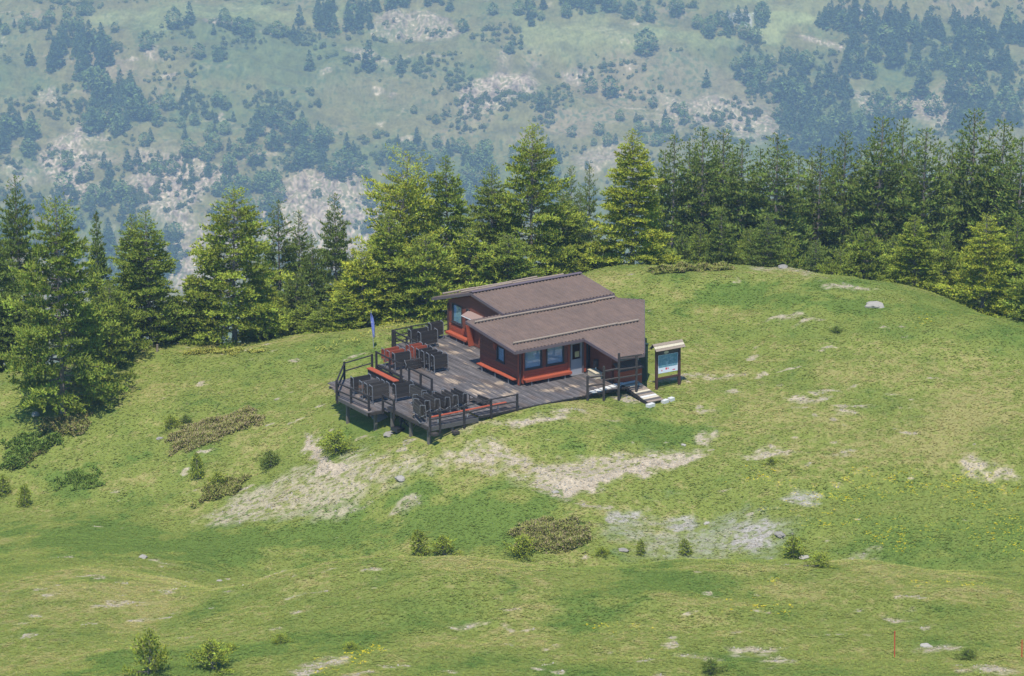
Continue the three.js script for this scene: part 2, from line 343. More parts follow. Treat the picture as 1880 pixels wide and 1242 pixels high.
farArea('rock', [[1040, 115], [1070, 112], [1075, 140], [1045, 138]], 0.9, 4);
farArea('rock', [[1470, 80], [1500, 73], [1570, 78], [1560, 88], [1500, 90]], 0.9, 3);
farArea('rock', [[0, 270], [40, 280], [60, 330], [20, 340], [0, 320]], 0.7, 6);
farArea('rock', [[60, 165], [90, 160], [100, 190], [75, 195]], 0.8, 4);
farArea('rock', [[1040, 280], [1120, 270], [1180, 300], [1100, 320]], 0.6, 6);
farArea('rock', [[620, 75], [640, 72], [690, 100], [740, 105], [800, 95], [805, 104], [700, 115], [640, 100]], 0.7, 3);
farArea('bank', [[1000, 130], [1150, 90], [1400, 115], [1500, 200], [1450, 270], [1250, 220], [1050, 170]], 0.6, 14);
farArea('bank', [[560, 160], [700, 200], [860, 260], [900, 200], [800, 150], [650, 120]], 0.35, 20);
farArea('hay', [[200, 0], [640, 0], [600, 40], [420, 45], [150, 60], [170, 20]], 0.6, 10);
farArea('hay', [[960, 45], [1140, 50], [1330, 80], [1280, 100], [1060, 100], [960, 90]], 0.6, 8);
farArea('hay', [[1395, 35], [1520, 10], [1480, 60], [1440, 78], [1400, 60]], 1, 5);
farArea('hay', [[1320, 0], [1560, 0], [1530, 20], [1400, 30], [1330, 22]], 0.5, 5);
farArea('hay', [[1760, 82], [1880, 82], [1880, 105], [1790, 102]], 0.6, 5);
farArea('tilled', [[1330, 27], [1386, 30], [1380, 58], [1332, 54]], 1, 1.2);
farArea('track', [[1575, 12], [1610, 22], [1608, 27], [1572, 16]], 1, 0.8);
farArea('rock', [[300, 420], [420, 395], [455, 520], [290, 545]], 0.9, 9);
const FMEADOW = [0.225, 0.20, 0.072], FGREEN = [0.155, 0.175, 0.055], FBANK = [0.34, 0.245, 0.145], FHAY = [0.34, 0.36, 0.13], FROCK = [0.49, 0.375, 0.25], FSHRUB = [0.09, 0.13, 0.05];
function farAt(X, D) {
  const x = X / FK, d = 1350 + (D - FD0) / FK;
  const wx = x + N(x * 0.06, d * 0.06, 3.3) * 9, wd = d + N(x * 0.06, d * 0.06, 8.3) * 9;
  const big = fbm(x * 0.012, d * 0.02, 3, 2.7), m = fbm(x * 0.06, d * 0.06, 3, 5.2), s = fbm(x * 0.27, d * 0.2, 3, 6.6);
  let rock = 0, bank = 0, hay = 0, tilled = 0, track = 0;
  for (const a of FAREAS) {
    if (X < a.x0 || X > a.x1 || D < a.z0 || D > a.z1) continue;
    const k = sstep(-a.fray * 0.5, a.fray * 0.8, inside(a, X + (a.fray > 2 ? (wx - x) * FK : 0), D + (a.fray > 2 ? (wd - d) * FK : 0)) / FK + m * a.fray * 1.5) * a.strength;
    if (a.kind === 'rock') rock = Math.max(rock, k); else if (a.kind === 'bank') bank = Math.max(bank, k); else if (a.kind === 'hay') hay = Math.max(hay, k); else if (a.kind === 'tilled') tilled = Math.max(tilled, k); else track = Math.max(track, k);
  }
  let c = mixc(FMEADOW, FGREEN, sstep(-0.2, 0.25, big + m * 0.5));
  c = mixc(c, FBANK, Math.max(bank * 0.7, sstep(0.12, 0.34, m * 0.7 - big * 0.7) * 0.55));
  c = mixc(c, FHAY, hay * 0.75);
  const stray = sstep(0.30, 0.42, fbm(x * 0.05 + 20, d * 0.09, 3, 9.9) + s * 0.25) * 0.75;
  // scree: pale stones with runs of scrub between them
  const cover = sstep(-0.08, 0.14, s * 0.6 + m * 0.4 + 0.55 * N(x * 0.75, d * 0.6, 7.9) + 0.2 * N(x * 1.6, d * 1.3, 4.9)), rk = Math.max(rock, stray) * (1 - 0.6 * cover);
  c = mixc(c, FROCK.map((q) => q * (1 + s * 1.1 + 0.5 * N(x * 0.9, d * 0.7, 1.9))), rk);
  c = mixc(c, FSHRUB, rock * cover * 0.28);
  if (tilled > 0.1) c = mixc(c, [0.48, 0.47, 0.40], tilled * (Math.sin(x * 2.2 + d * 0.4) > -0.2 ? 0.85 : 0.25));
  c = mixc(c, [0.62, 0.58, 0.48], track);
  const heath = sstep(0.06, 0.3, fbm(x * 0.5, d * 0.42, 2, 15.1) + m * 0.5 + 0.1 * big) * (1 - hay * 0.8);
  c = mixc(c, FSHRUB, heath * 0.7 * (1 - rk));
  const terrace = sstep(0.55, 0.95, Math.sin((d + N(x * 0.02, d * 0.02, 6.5) * 30) * 0.42)) * sstep(0.0, 0.25, fbm(x * 0.03, d * 0.03, 2, 16.4));
  c = mixc(c, [0.10, 0.10, 0.045], terrace * 0.4 * (1 - rk));
  const v = 1 + s * 0.45 + m * 0.3 + 0.3 * N(x * 1.1, d * 0.8, 2.4);
  return [[c[0] * v, c[1] * v, c[2] * v], Math.max(rock, stray * 0.4)];
}
const FX0 = -720, FX1 = 720, FDA = 2320, FDB = 3780;
const farHeight = (X, D, rock) => { const x = X / FK, d = 1350 + (D - FD0) / FK; return FY0 + FS * (D - FD0) + FK * (fbm(x * 0.008, d * 0.012, 2, 1.3) * 14 + fbm(x * 0.035, d * 0.05, 3, 4.1) * 5 + (rock || 0) * (Math.abs(fbm(x * 0.12, d * 0.06, 4, 7.3)) * -7 + fbm(x * 0.5, d * 0.45, 2, 3.9) * 1.6 + 1.2)); };
const fW = 2048, fH = 2048;
const farMap = texture(fW, fH, (k, j) => farAt(FX0 + (k + 0.5) / fW * (FX1 - FX0), FDA + (j + 0.5) / fH * (FDB - FDA))[0], true, THREE.MirroredRepeatWrapping);
{
  const pos = [], uv = [], idx = [], nx = 400, nd = 380;
  for (let j = 0; j <= nd; j++) for (let i = 0; i <= nx; i++) {
    const x = FX0 + i / nx * (FX1 - FX0), d = FDA + j / nd * (FDB - FDA);
    pos.push(x, farHeight(x, d, farAt(x, d)[1]), EYE.z - d); uv.push(i / nx, j / nd);
  }
  for (let j = 0; j < nd; j++) for (let i = 0; i < nx; i++) { const a = j * (nx + 1) + i, b = a + nx + 1; idx.push(a, a + 1, b, a + 1, b + 1, b); }
  const g = new THREE.BufferGeometry();
  g.setAttribute('position', new THREE.BufferAttribute(new Float32Array(pos), 3));
  g.setAttribute('uv', new THREE.BufferAttribute(new Float32Array(uv), 2));
  g.setIndex(idx); g.computeVertexNormals();
  tag(mesh('far_hillside', g, matte({ map: farMap, roughness: 1 })), 'hazy hillside of meadow and pale scree across the valley', 'hillside', null, 'structure');
}
const farSpot = (px, py) => { const [x, d] = farPlane(px, py); return new THREE.Vector3(x, farHeight(x, d, farAt(x, d)[1]), EYE.z - d); };
// ---------- trees ----------
// A conifer: trunk, limbs in loose whorls, side twigs, and sprays of needles as small blades spread along them.
function conifer(seed, { h = 9, r = 2.6, shape = 0.8, low = 0.05, density = 1, blade = 0.2, droop = 0.25, ragged = 0.25, lean = 0, tint = [1, 1, 1] }) {
  reseed(seed);
  const wood = [], pos = [], col = [];
  const bend = (t) => [Math.sin(t * 2.1 + seed) * 0.12 + lean * t * t * h * 0.18, Math.cos(t * 1.7 + seed * 2) * 0.1];
  const tri = (a, b, c, k) => { pos.push(a[0], a[1], a[2], b[0], b[1], b[2], c[0], c[1], c[2]); for (let i = 0; i < 3; i++) col.push(k[0], k[1], k[2]); };
  const tr = Math.max(0.035, h * 0.016), nT = 9, ring = 7, tp = [];
  for (let i = 0; i <= nT; i++) { const t = i / nT, [ox, oz] = bend(t), q = tr * (1 - t * 0.93) * (i === 0 ? 1.35 : 1); for (let k = 0; k < ring; k++) tp.push([ox + Math.cos(k / ring * 6.283) * q, t * h * 0.985 - (i ? 0 : 0.25), oz + Math.sin(k / ring * 6.283) * q]); }
  for (let i = 0; i < nT; i++) for (let k = 0; k < ring; k++) { const a = tp[i * ring + k], b = tp[i * ring + (k + 1) % ring], c = tp[(i + 1) * ring + k], d = tp[(i + 1) * ring + (k + 1) % ring]; wood.push(...a, ...c, ...b, ...b, ...c, ...d); }
  // a spray: blades fanning out from a twig
  const spray = (x, y, z, dx, dy, dz, s, tone) => {
    const n = 3;
    for (let k = 0; k < n; k++) {
      const l = s * rr(0.7, 1.3), w = s * rr(0.17, 0.28);
      let ax = dx * 0.6 + rr(-0.75, 0.75), ay = dy * 0.6 + rr(-0.25, 0.95), az = dz * 0.6 + rr(-0.75, 0.75);
      const q = l / Math.hypot(ax, ay, az); ax *= q; ay *= q; az *= q;
      let bx_ = rr(-1, 1), by = rr(-1, 1), bz = rr(-1, 1), e = ay * bz - az * by, f = az * bx_ - ax * bz, g = ax * by - ay * bx_;
      const m = w / (Math.hypot(e, f, g) || 1); e *= m; f *= m; g *= m;
      const b = tone * rr(0.65, 1.4), yl = rr(0.88, 1.2);
      tri([x - e, y - f, z - g], [x + e, y + f, z + g], [x + ax, y + ay, z + az], [b * yl * tint[0], b * tint[1], b * rr(0.8, 1.1) * tint[2]]);
    }
  };
  const nb = Math.round((h * 13.5 + 20) * Math.sqrt(density)), tipScale = (t) => 1 - 0.55 * sstep(0.72, 1, t);
  for (let i = 0; i < nb; i++) {
    const t = low + (0.985 - low) * Math.pow((i + rnd()) / nb, 0.84), az = i * 2.39996 + rr(-0.6, 0.6);
    const prof = Math.pow(1 - t, shape) * sstep(-0.22, 0.16, t) + 0.02;
    const clump = 1 + ragged * (N(az * 1.1 + seed, t * 5.5, seed * 0.31) * 1.8 + rr(-0.6, 0.5)), L = Math.max(0.1, r * prof * clump), ts = tipScale(t);
    const [ox, oz] = bend(t), y0 = t * h, ca = Math.cos(az), sa = Math.sin(az), rise = 0.5 * t * t + 0.08 - droop * (1 - t * 0.6) + rr(-0.16, 0.16);
    const at = (s) => [ox + ca * L * s, y0 + L * (rise * s + 0.2 * s * s * (1 - t)), oz + sa * L * s];
    // the limb, and the bare grey twigs along its inner half
    const bw = 0.012 + 0.012 * L; let p0 = at(0.02);
    for (let k = 1; k <= 3; k++) { const p1 = at(k / 3 * 0.92), q0 = bw * (1.2 - k * 0.25), q1 = bw * (0.95 - k * 0.25); wood.push(p0[0], p0[1] - q0, p0[2], p1[0], p1[1] + q1, p1[2], p0[0], p0[1] + q0, p0[2], p0[0] - sa * q0, p0[1], p0[2] + ca * q0, p1[0] + sa * q1, p1[1], p1[2] - ca * q1, p0[0] + sa * q0, p0[1], p0[2] - ca * q0); p0 = p1; }
    const dead = t < 0.85 ? Math.round(L * 10) : 0;
    for (let k = 0; k < dead; k++) { const s = rr(0.1, 0.7), p = at(s), l = rr(0.15, 0.45) * Math.min(1, L * 0.6), a2 = az + rr(-1.3, 1.3), w2 = 0.011, q = [p[0] + Math.cos(a2) * l, p[1] + rr(-0.35, 0.12) * Math.min(1, L * 0.6), p[2] + Math.sin(a2) * l]; wood.push(p[0], p[1] - w2, p[2], q[0], q[1], q[2], p[0], p[1] + w2, p[2]); }
    // side branches fan out flat, so that the bough makes a shelf; needles sit on its outer and upper parts
    const tone = rr(0.72, 1.2), nt = Math.max(3, Math.round(L / 0.135 * Math.sqrt(density)));
    for (let j = 0; j < nt; j++) {
      const s = (L > 0.8 ? 0.24 : 0.1) + (L > 0.8 ? 0.76 : 0.9) * (j + rnd()) / nt, p = at(s), side = j % 2 ? 1 : -1, tl = (0.12 + L * 0.5 * Math.min(1, 1.25 - s)) * rr(0.55, 1.2) * ts, ang = az + side * rr(0.45, 1.05), tx = Math.cos(ang), tz = Math.sin(ang), ty = rr(-0.3, 0.06) + 0.25 * t;
      const np = Math.max(1, Math.round(tl / 0.12 * Math.sqrt(density)));
      for (let k = 0; k <= np; k++) { const q = tl * (k + rr(0, 0.7)) / (np + 0.3); spray(p[0] + tx * q, p[1] + ty * q + rr(-0.03, 0.05), p[2] + tz * q, tx, ty + 0.25, tz, blade * rr(0.7, 1.15) * ts, tone); }
    }
    const e = at(1); spray(e[0], e[1], e[2], ca, rise + 0.3, sa, blade * 1.1 * ts, tone);
  }
  for (let k = 0; k < 10; k++) { const t = 0.9 + 0.1 * k / 10, [ox, oz] = bend(t); spray(ox, t * h, oz, 0, 1.6, 0, blade * 0.7, 1); }
  return { h, r, wood: soup(wood), crown: soup(pos, col) };
}
const bark = matte({ color: lin(0.24, 0.205, 0.17) });
const needle = (r, g, b) => matte({ color: lin(r, g, b), vertexColors: true, side: THREE.DoubleSide });
const NEEDLE = { bright: needle(0.33, 0.37, 0.045), fresh: needle(0.265, 0.32, 0.045), mid: needle(0.215, 0.275, 0.043), dark: needle(0.155, 0.21, 0.042) };
const KIND = {
  broad: conifer(11, { h: 10, r: 3.1, shape: 0.58, ragged: 0.34, blade: 0.2 }),
  larch: conifer(23, { h: 10, r: 2.4, shape: 0.66, ragged: 0.32, blade: 0.2, density: 1.25 }),
  larch2: conifer(37, { h: 10, r: 2.6, shape: 0.62, ragged: 0.4, droop: 0.3, blade: 0.2 }),
  slim: conifer(41, { h: 9, r: 1.6, shape: 0.75, ragged: 0.3, blade: 0.22, density: 1.3 }),
  loose: conifer(53, { h: 10, r: 2.9, shape: 0.4, ragged: 0.7, density: 0.7, droop: 0.1, lean: -0.55, blade: 0.2 }),
  forest: conifer(61, { h: 17, r: 2.5, shape: 0.52, ragged: 0.36, blade: 0.27, low: 0.12, droop: 0.35, density: 0.62 }),
  forest2: conifer(73, { h: 17, r: 2.8, shape: 0.5, ragged: 0.45, blade: 0.27, low: 0.14, droop: 0.42, density: 0.6 }),
  young: conifer(83, { h: 5, r: 1.7, shape: 0.7, ragged: 0.38, blade: 0.19, low: 0.02, density: 1.6 }),
  young2: conifer(97, { h: 5, r: 1.9, shape: 0.5, ragged: 0.5, blade: 0.19, low: 0.02, density: 1.4 }),
  sapling: conifer(101, { h: 1.5, r: 0.6, shape: 0.62, ragged: 0.35, blade: 0.13, low: 0.03, droop: 0, density: 1.5 }),
  sapling2: conifer(113, { h: 1.5, r: 0.68, shape: 0.62, ragged: 0.8, blade: 0.13, low: 0.02, droop: -0.15, density: 1.5 }),
};
function tree(name, label, kind, mat, x, y, z, h, r, group, turn = 0, category = 'tree') {
  const K = KIND[kind], o = new THREE.Group(); o.name = numbered(name); scene.add(o);
  o.position.set(x, y, z); o.rotation.y = turn; o.scale.set(r / K.r, h / K.h, r / K.r);
  mesh('trunk', K.wood, bark, o); mesh('crown', K.crown, NEEDLE[mat], o);
  return tag(o, label, category, group);
}
// trees read off by the pixel of their tip, their distance and the radius of their crown
function stand(list, name, group) {
  list.forEach(([px, top, d, r, kind, mat, label], i) => {
    const p = atDist(px, top, d), y = H(p.x, p.z) - 0.15;
    tree(name, label, kind, mat, p.x, y, p.z, p.y - y, r, group, px * 0.37 + i);
  });
}
stand([
  [100, 360, 193, 3.35, 'broad', 'mid', 'broad larch at the left edge, nearest and widest of the tall trees'],
  [28, 322, 214, 2.2, 'larch2', 'dark', 'dark tree rising behind the broad larch at the left edge'],
  [-30, 400, 205, 2.8, 'broad', 'dark', 'dark tree cut off by the left edge of the picture'],
  [176, 388, 228, 1.5, 'slim', 'dark', 'slim dark tree top between the broad left larch and the paired larches'],
  [238, 392, 204, 1.9, 'larch', 'mid', 'left one of the two paired larches behind the meadow'],
  [270, 387, 203, 2.2, 'larch2', 'mid', 'right one of the two paired larches behind the meadow'],
  [428, 344, 203.5, 3.1, 'broad', 'fresh', 'large full larch standing alone on the meadow edge, touching the grass'],
  [352, 505, 204, 1.5, 'young', 'mid', 'short larch tucked between the paired larches and the large full larch'],
  [478, 470, 209, 1.7, 'larch', 'fresh', 'yellowish larch leaning out of the large full larch on its hut side'],
  [200, 520, 200, 1.7, 'young2', 'mid', 'low larch bush between the broad left larch and the paired larches'],
], 'larch_tree', 'larches along the left edge of the meadow');
// young growth closing the gaps along the crest
stand([
  [150, 560, 203, 1.6, 'young2', 'mid', 'low bush at the crest just right of the broad left larch'], [318, 545, 205, 1.7, 'young', 'mid', 'low larch at the crest right of the paired larches'], [370, 590, 205, 1.4, 'young2', 'fresh', 'low bush at the left foot of the large full larch'], [495, 560, 206, 1.6, 'young2', 'mid', 'low bush at the right foot of the large full larch'], [20, 560, 204, 2.2, 'young2', 'dark', 'dark bush at the left edge beside the broad larch'], [230, 560, 206, 1.6, 'young', 'mid', 'low bush at the foot of the paired larches'],
], 'larch_tree', 'low larch growth along the left crest');
stand([
  [512, 366, 232, 1.9, 'forest2', 'dark', 'pale bluish tree farther back beside the large full larch'],
  [548, 385, 234, 1.5, 'forest', 'dark', 'thin bluish tree top, second behind the meadow gap'],
  [573, 430, 222, 1.7, 'larch', 'dark', 'lower bluish tree in the gap before the pale scree'],
  [616, 355, 228, 2.0, 'larch2', 'dark', 'tall dark tree with a narrow crown before the pale scree'],
  [540, 500, 214, 1.9, 'young2', 'dark', 'dark bushy tree below the bluish trees in the gap'],
  [650, 455, 222, 1.8, 'larch', 'dark', 'dark tree close to the slope left of the leaning larch'],
], 'larch_tree', 'bluish trees in the gap left of the hut');
stand([
  [722, 283, 209, 2.7, 'loose', 'bright', 'loose yellow green larch with long open boughs reaching left'],
  [765, 300, 212, 2.0, 'larch2', 'fresh', 'larch with a pointed top between the open-boughed and the dark-tipped larch'],
  [818, 284, 210, 2.3, 'larch', 'mid', 'dark-tipped larch left of the tall double larch behind the hut'],
  [905, 303, 213, 2.2, 'larch2', 'mid', 'shorter left half of the tall double larch behind the hut'],
  [978, 228, 213, 2.9, 'broad', 'fresh', 'tallest larch, standing straight behind the hut roof'],
  [1032, 350, 216, 2.1, 'larch', 'mid', 'larch leaning out on the far side of the tallest larch'],
  [715, 385, 206, 2.1, 'larch', 'fresh', 'short yellow green larch below the open-boughed larch'],
  [668, 460, 205, 2.0, 'young', 'bright', 'low bright larch at the lower left of the clump behind the flag'],
  [780, 430, 205, 2.2, 'young2', 'fresh', 'bushy larch in the middle of the clump behind the flag'],
  [860, 420, 207, 2.1, 'young', 'fresh', 'bushy larch just above the upper left roof corner'],
  [930, 430, 208, 1.9, 'young2', 'mid', 'low larch right behind the ridge of the hut'],
  [628, 530, 204, 1.5, 'young', 'fresh', 'small larch at the foot of the clump behind the flag'],
  [590, 570, 204, 1.2, 'young2', 'mid', 'smallest larch bush at the end of the clump behind the flag'],
  [560, 560, 206, 1.4, 'young', 'mid', 'small larch bush next to the large full larch'],
  [1160, 235, 211, 2.35, 'larch', 'bright', 'tall bright yellow green larch standing free to the right of the hut roof'],
  [1105, 440, 213, 1.5, 'young', 'fresh', 'low larch at the left foot of the bright free-standing larch'],
  [1215, 455, 214, 1.5, 'young2', 'mid', 'low larch at the right foot of the bright free-standing larch'],
], 'larch_tree', 'larches behind the hut');
stand([
  [1048, 303, 262, 1.7, 'forest', 'dark', 'first bluish tree in the gap left of the bright free-standing larch'],
  [1082, 300, 266, 1.7, 'forest2', 'dark', 'second bluish tree in the gap left of the bright free-standing larch'],
  [1065, 345, 256, 1.5, 'forest', 'dark', 'lower bluish tree in the gap left of the bright free-standing larch'],
], 'larch_tree', 'bluish trees in the gap right of the tallest larch');
{
  const row = [[1238, 247, 258, 1.9, 'forest'], [1264, 254, 262, 1.7, 'forest2'], [1292, 231, 258, 2.0, 'forest2'], [1328, 236, 262, 2.2, 'forest'], [1362, 256, 256, 2.3, 'forest2'], [1425, 246, 254, 2.6, 'larch2'], [1468, 283, 268, 1.9, 'forest2'], [1510, 266, 258, 2.3, 'forest2'], [1552, 239, 262, 2.0, 'forest'], [1582, 262, 268, 1.9, 'forest'], [1622, 212, 258, 2.6, 'larch2'], [1660, 214, 270, 1.9, 'forest'], [1703, 233, 256, 2.6, 'larch'], [1752, 262, 264, 2.2, 'forest2'], [1790, 197, 258, 2.6, 'larch2'], [1845, 217, 256, 2.6, 'larch'], [1880, 250, 252, 2.6, 'larch2']];
  stand(row.map((a, i) => [a[0], a[1], a[2], a[3] * 1.35, a[4].replace('larch', 'forest').replace('forest22', 'forest2').replace('forest2', i % 2 ? 'forest2' : 'forest'), 'dark', `${ORD[i]} tall dark tree from the left in the back row of the forest`]), 'larch_tree', 'back row of the forest right of the hut');
  const rear = [[1222, 275, 284], [1278, 262, 290], [1312, 258, 284], [1345, 268, 292], [1395, 270, 286], [1448, 280, 292], [1490, 288, 288], [1532, 272, 292], [1604, 250, 288], [1642, 240, 294], [1682, 250, 288], [1728, 256, 294], [1770, 240, 288], [1818, 236, 292], [1862, 246, 288]];
  stand(rear.map(([a, b, c], i) => [a, b, c, 3.0, i % 2 ? 'forest' : 'forest2', 'dark', `${ORD[i]} tree from the left peeping between the tall trees of the back row`]), 'larch_tree', 'trees behind the back row of the forest');
  const front = [[1252, 428, 226, 1.6, 'young'], [1285, 410, 228, 1.6, 'larch'], [1326, 384, 226, 1.9, 'larch'], [1375, 420, 228, 1.6, 'young2'], [1412, 392, 224, 2.0, 'larch2'], [1452, 430, 230, 1.5, 'young'], [1500, 440, 232, 1.7, 'forest2'], [1545, 455, 222, 1.5, 'young2']];
  stand(front.map((a, i) => [...a, i % 2 ? 'mid' : 'dark', `${ORD[i]} young tree from the left in the lower row behind the knoll top`]), 'larch_tree', 'lower row of young trees behind the knoll top');
}
stand([
  [1592, 420, 216, 1.8, 'young2', 'mid', 'round bushy larch at the left end of the trees on the right slope'],
  [1640, 432, 222, 1.7, 'young', 'mid', 'larch set back behind the pointed golden larch'],
  [1682, 393, 208, 1.9, 'larch', 'fresh', 'pointed golden larch on the right slope'],
  [1738, 432, 212, 1.7, 'young2', 'mid', 'dark bushy larch between the golden larch and the light feathery larch'],
  [1810, 392, 203, 2.2, 'larch2', 'bright', 'light feathery larch near the right edge, lowest on the slope'],
  [1868, 400, 206, 2.1, 'larch', 'mid', 'larch cut off by the right edge of the picture'],
  [1560, 475, 215, 1.2, 'young', 'mid', 'small larch at the crest end of the trees on the right slope'],
  [1905, 470, 197, 1.8, 'young2', 'mid', 'low larch mostly beyond the right edge of the picture'],
], 'larch_tree', 'larches on the right slope');

// young trees on the meadow, by the pixel of their foot and tip
[[272, 1238, 1156, 0.62, 'sapling2', 'fresh', 'largest young tree in the foreground, at the lower left corner'],
  [386, 1230, 1178, 0.72, 'sapling2', 'fresh', 'spreading young tree beside the largest foreground one'],
  [516, 1184, 1164, 0.32, 'sapling2', 'fresh', 'tiny sapling alone on the foreground meadow, lower left'],
  [646, 1192, 1178, 0.28, 'sapling2', 'fresh', 'tiny sapling above the soil track at the bottom'],
  [766, 1021, 974, 0.55, 'sapling', 'fresh', 'left one of two dark young trees on the near crest'],
  [813, 1020, 985, 0.55, 'sapling2', 'fresh', 'right one of two young trees on the near crest'],
  [963, 1021, 984, 0.62, 'sapling2', 'fresh', 'young tree in front of the brown juniper on the near crest'],
  [1175, 1018, 990, 0.3, 'sapling', 'fresh', 'small sapling left below the grey scree'],
  [1257, 1020, 990, 0.38, 'sapling', 'fresh', 'small sapling at the lower middle of the grey scree'],
  [1460, 1027, 984, 0.6, 'sapling', 'fresh', 'pointed young tree at the right end of the grey scree'],
  [1508, 1040, 1015, 0.5, 'sapling2', 'fresh', 'low sapling just right of the pointed young tree'],
  [1104, 1020, 1004, 0.3, 'sapling2', 'fresh', 'low green tuft between the brown juniper and the grey scree'],
  [362, 882, 832, 0.42, 'sapling', 'fresh', 'thin young tree on the bank above the scree slope'],
  [498, 858, 828, 0.5, 'sapling2', 'dark', 'dark bushy sapling on the grass bank below the large juniper'],
  [620, 830, 790, 0.75, 'sapling2', 'fresh', 'light green bush beside the footpath below the terrace'],
  [311, 786, 762, 0.42, 'sapling2', 'fresh', 'left one of two small bushes above the large juniper'],
  [340, 778, 762, 0.35, 'sapling2', 'dark', 'right one of two small bushes above the large juniper'],
  [47, 930, 888, 0.45, 'sapling', 'fresh', 'small tree on the gully edge at the far left'],
  [3, 908, 872, 0.5, 'sapling', 'fresh', 'small tree cut by the left edge above the gully'],
  [1302, 1238, 1210, 0.4, 'sapling2', 'dark', 'dark low bush beside the bare spot at the bottom'],
  [400, 895, 868, 0.45, 'sapling2', 'fresh', 'sparse bush at the upper end of the narrow juniper'],
  [1780, 1210, 1190, 0.4, 'sapling2', 'dark', 'dark bush near the red marker poles'],
  [1415, 852, 838, 0.25, 'sapling2', 'fresh', 'tiny green bush right of the bare gravel patch'],
  [1535, 612, 598, 0.3, 'sapling2', 'dark', 'tiny dark bush on the upper right meadow'],
  [422, 1195, 1182, 0.25, 'sapling2', 'fresh', 'tiny bush right of the spreading foreground tree'],
].forEach(([px, foot, top, r, kind, mat, label], i) => {
  const g = G(px, foot), tip = atDist(px, top, EYE.z - g.z), h = Math.max(0.35, tip.y - g.y);
  tree('young_tree', label, kind, mat, g.x, g.y - 0.03, g.z, h, r * 0.95, 'young trees on the meadow', i * 1.7);
});

// creeping juniper and dwarf shrubs: low domes of sprays following the ground
function shrubMat(name, label, pts, height, cols, count, group, bl = 0.12) {
  const q = pts.map(([a, b]) => { const g = G(a, b); return [g.x, g.z]; }), A = { q }, xs = q.map((p) => p[0]), zs = q.map((p) => p[1]);
  const cx = (Math.min(...xs) + Math.max(...xs)) / 2, cz = (Math.min(...zs) + Math.max(...zs)) / 2, cy = H(cx, cz), pos = [], col = [];
  reseed(Math.round(Math.abs(cx) * 100) + 7);
  let made = 0, tries = 0;
  while (made < count && tries++ < count * 6) {
    const x = rr(Math.min(...xs), Math.max(...xs)), z = rr(Math.min(...zs), Math.max(...zs)), d = inside(A, x, z) + N(x * 1.3, z * 1.3, 2.2) * 0.9;
    if (d < 0 || rnd() > 0.06 + d * 0.9) continue; made++;
    const lift = height * Math.sqrt(clamp(d / 0.9)) * (0.65 + 0.6 * N(x * 1.1, z * 1.1, 5.1) + 0.3 * N(x * 3, z * 3, 6.1)), y = H(x, z) + lift * rr(0.55, 1.02) - cy, base = cols[Math.floor(rnd() * cols.length)], b = rr(0.7, 1.25);
    for (let k = 0; k < 3; k++) {
      const l = bl * rr(0.7, 1.5), a = rr(0, 6.283), e = rr(0.0, 1.1), dx = Math.cos(a) * Math.cos(e) * l, dz = Math.sin(a) * Math.cos(e) * l, dy = Math.sin(e) * l, w = bl * 0.24, px = -Math.sin(a) * w, pz = Math.cos(a) * w;
      pos.push(x - cx - px, y, z - cz - pz, x - cx + px, y, z - cz + pz, x - cx + dx, y + dy, z - cz + dz);
      for (let i = 0; i < 3; i++) col.push(base[0] * b, base[1] * b, base[2] * b);
    }
  }
  const o = new THREE.Group(); o.name = numbered(name); o.position.set(cx, cy, cz); scene.add(o);
  mesh('foliage', soup(pos, col), shrubFoliage, o);
  return tag(o, label, 'shrub', group);
}
const shrubFoliage = matte({ color: 0xffffff, vertexColors: true, side: THREE.DoubleSide });
const BROWN = [[0.30, 0.25, 0.12], [0.24, 0.215, 0.10], [0.33, 0.245, 0.14], [0.23, 0.245, 0.06], [0.27, 0.27, 0.07]], OLIVE = [[0.25, 0.27, 0.06], [0.29, 0.28, 0.07], [0.19, 0.23, 0.05], [0.29, 0.235, 0.11]], GOLD = [[0.42, 0.38, 0.08], [0.35, 0.34, 0.07], [0.25, 0.27, 0.055]], GREEN = [[0.125, 0.205, 0.035], [0.15, 0.225, 0.04], [0.19, 0.24, 0.05]];
shrubMat('juniper_shrub', 'large brownish juniper mat on the meadow left of the terrace', [[302, 800], [330, 785], [400, 762], [455, 750], [488, 755], [482, 778], [440, 795], [395, 812], [345, 838], [312, 828]], 0.3, [...BROWN, OLIVE[1]], 7500, 'junipers');
shrubMat('juniper_shrub', 'brownish juniper mat above the near crest beside the grey scree', [[925, 985], [985, 955], [1035, 948], [1085, 965], [1088, 1000], [1060, 1018], [1000, 1019], [940, 1008]], 0.32, [...BROWN, OLIVE[1], OLIVE[2], OLIVE[0]], 6500, 'junipers');
shrubMat('juniper_shrub', 'narrow olive juniper above the pale scree slope', [[352, 925], [385, 900], [430, 878], [462, 876], [440, 898], [400, 920], [365, 935]], 0.45, OLIVE, 3000, 'junipers');
shrubMat('juniper_shrub', 'golden brown juniper mat below the broad left larch', [[60, 775], [110, 762], [165, 765], [172, 790], [130, 805], [80, 800]], 0.5, [...OLIVE, BROWN[0]], 3200, 'junipers');
shrubMat('leafy_shrub', 'bright green leafy shrubs at the foot of the broad left larch', [[0, 815], [60, 800], [120, 805], [125, 815], [70, 840], [40, 870], [0, 862]], 0.6, GREEN, 3200, 'leafy shrubs', 0.14);
shrubMat('leafy_shrub', 'fresh green patch of tall herbs in the gully', [[98, 885], [130, 862], [180, 865], [195, 890], [150, 902]], 0.3, GREEN, 2200, 'leafy shrubs', 0.12);
shrubMat('juniper_shrub', 'dark juniper on the gully edge below the leafy shrubs', [[10, 850], [50, 832], [85, 820], [90, 832], [50, 858], [20, 870]], 0.4, OLIVE, 1500, 'junipers');
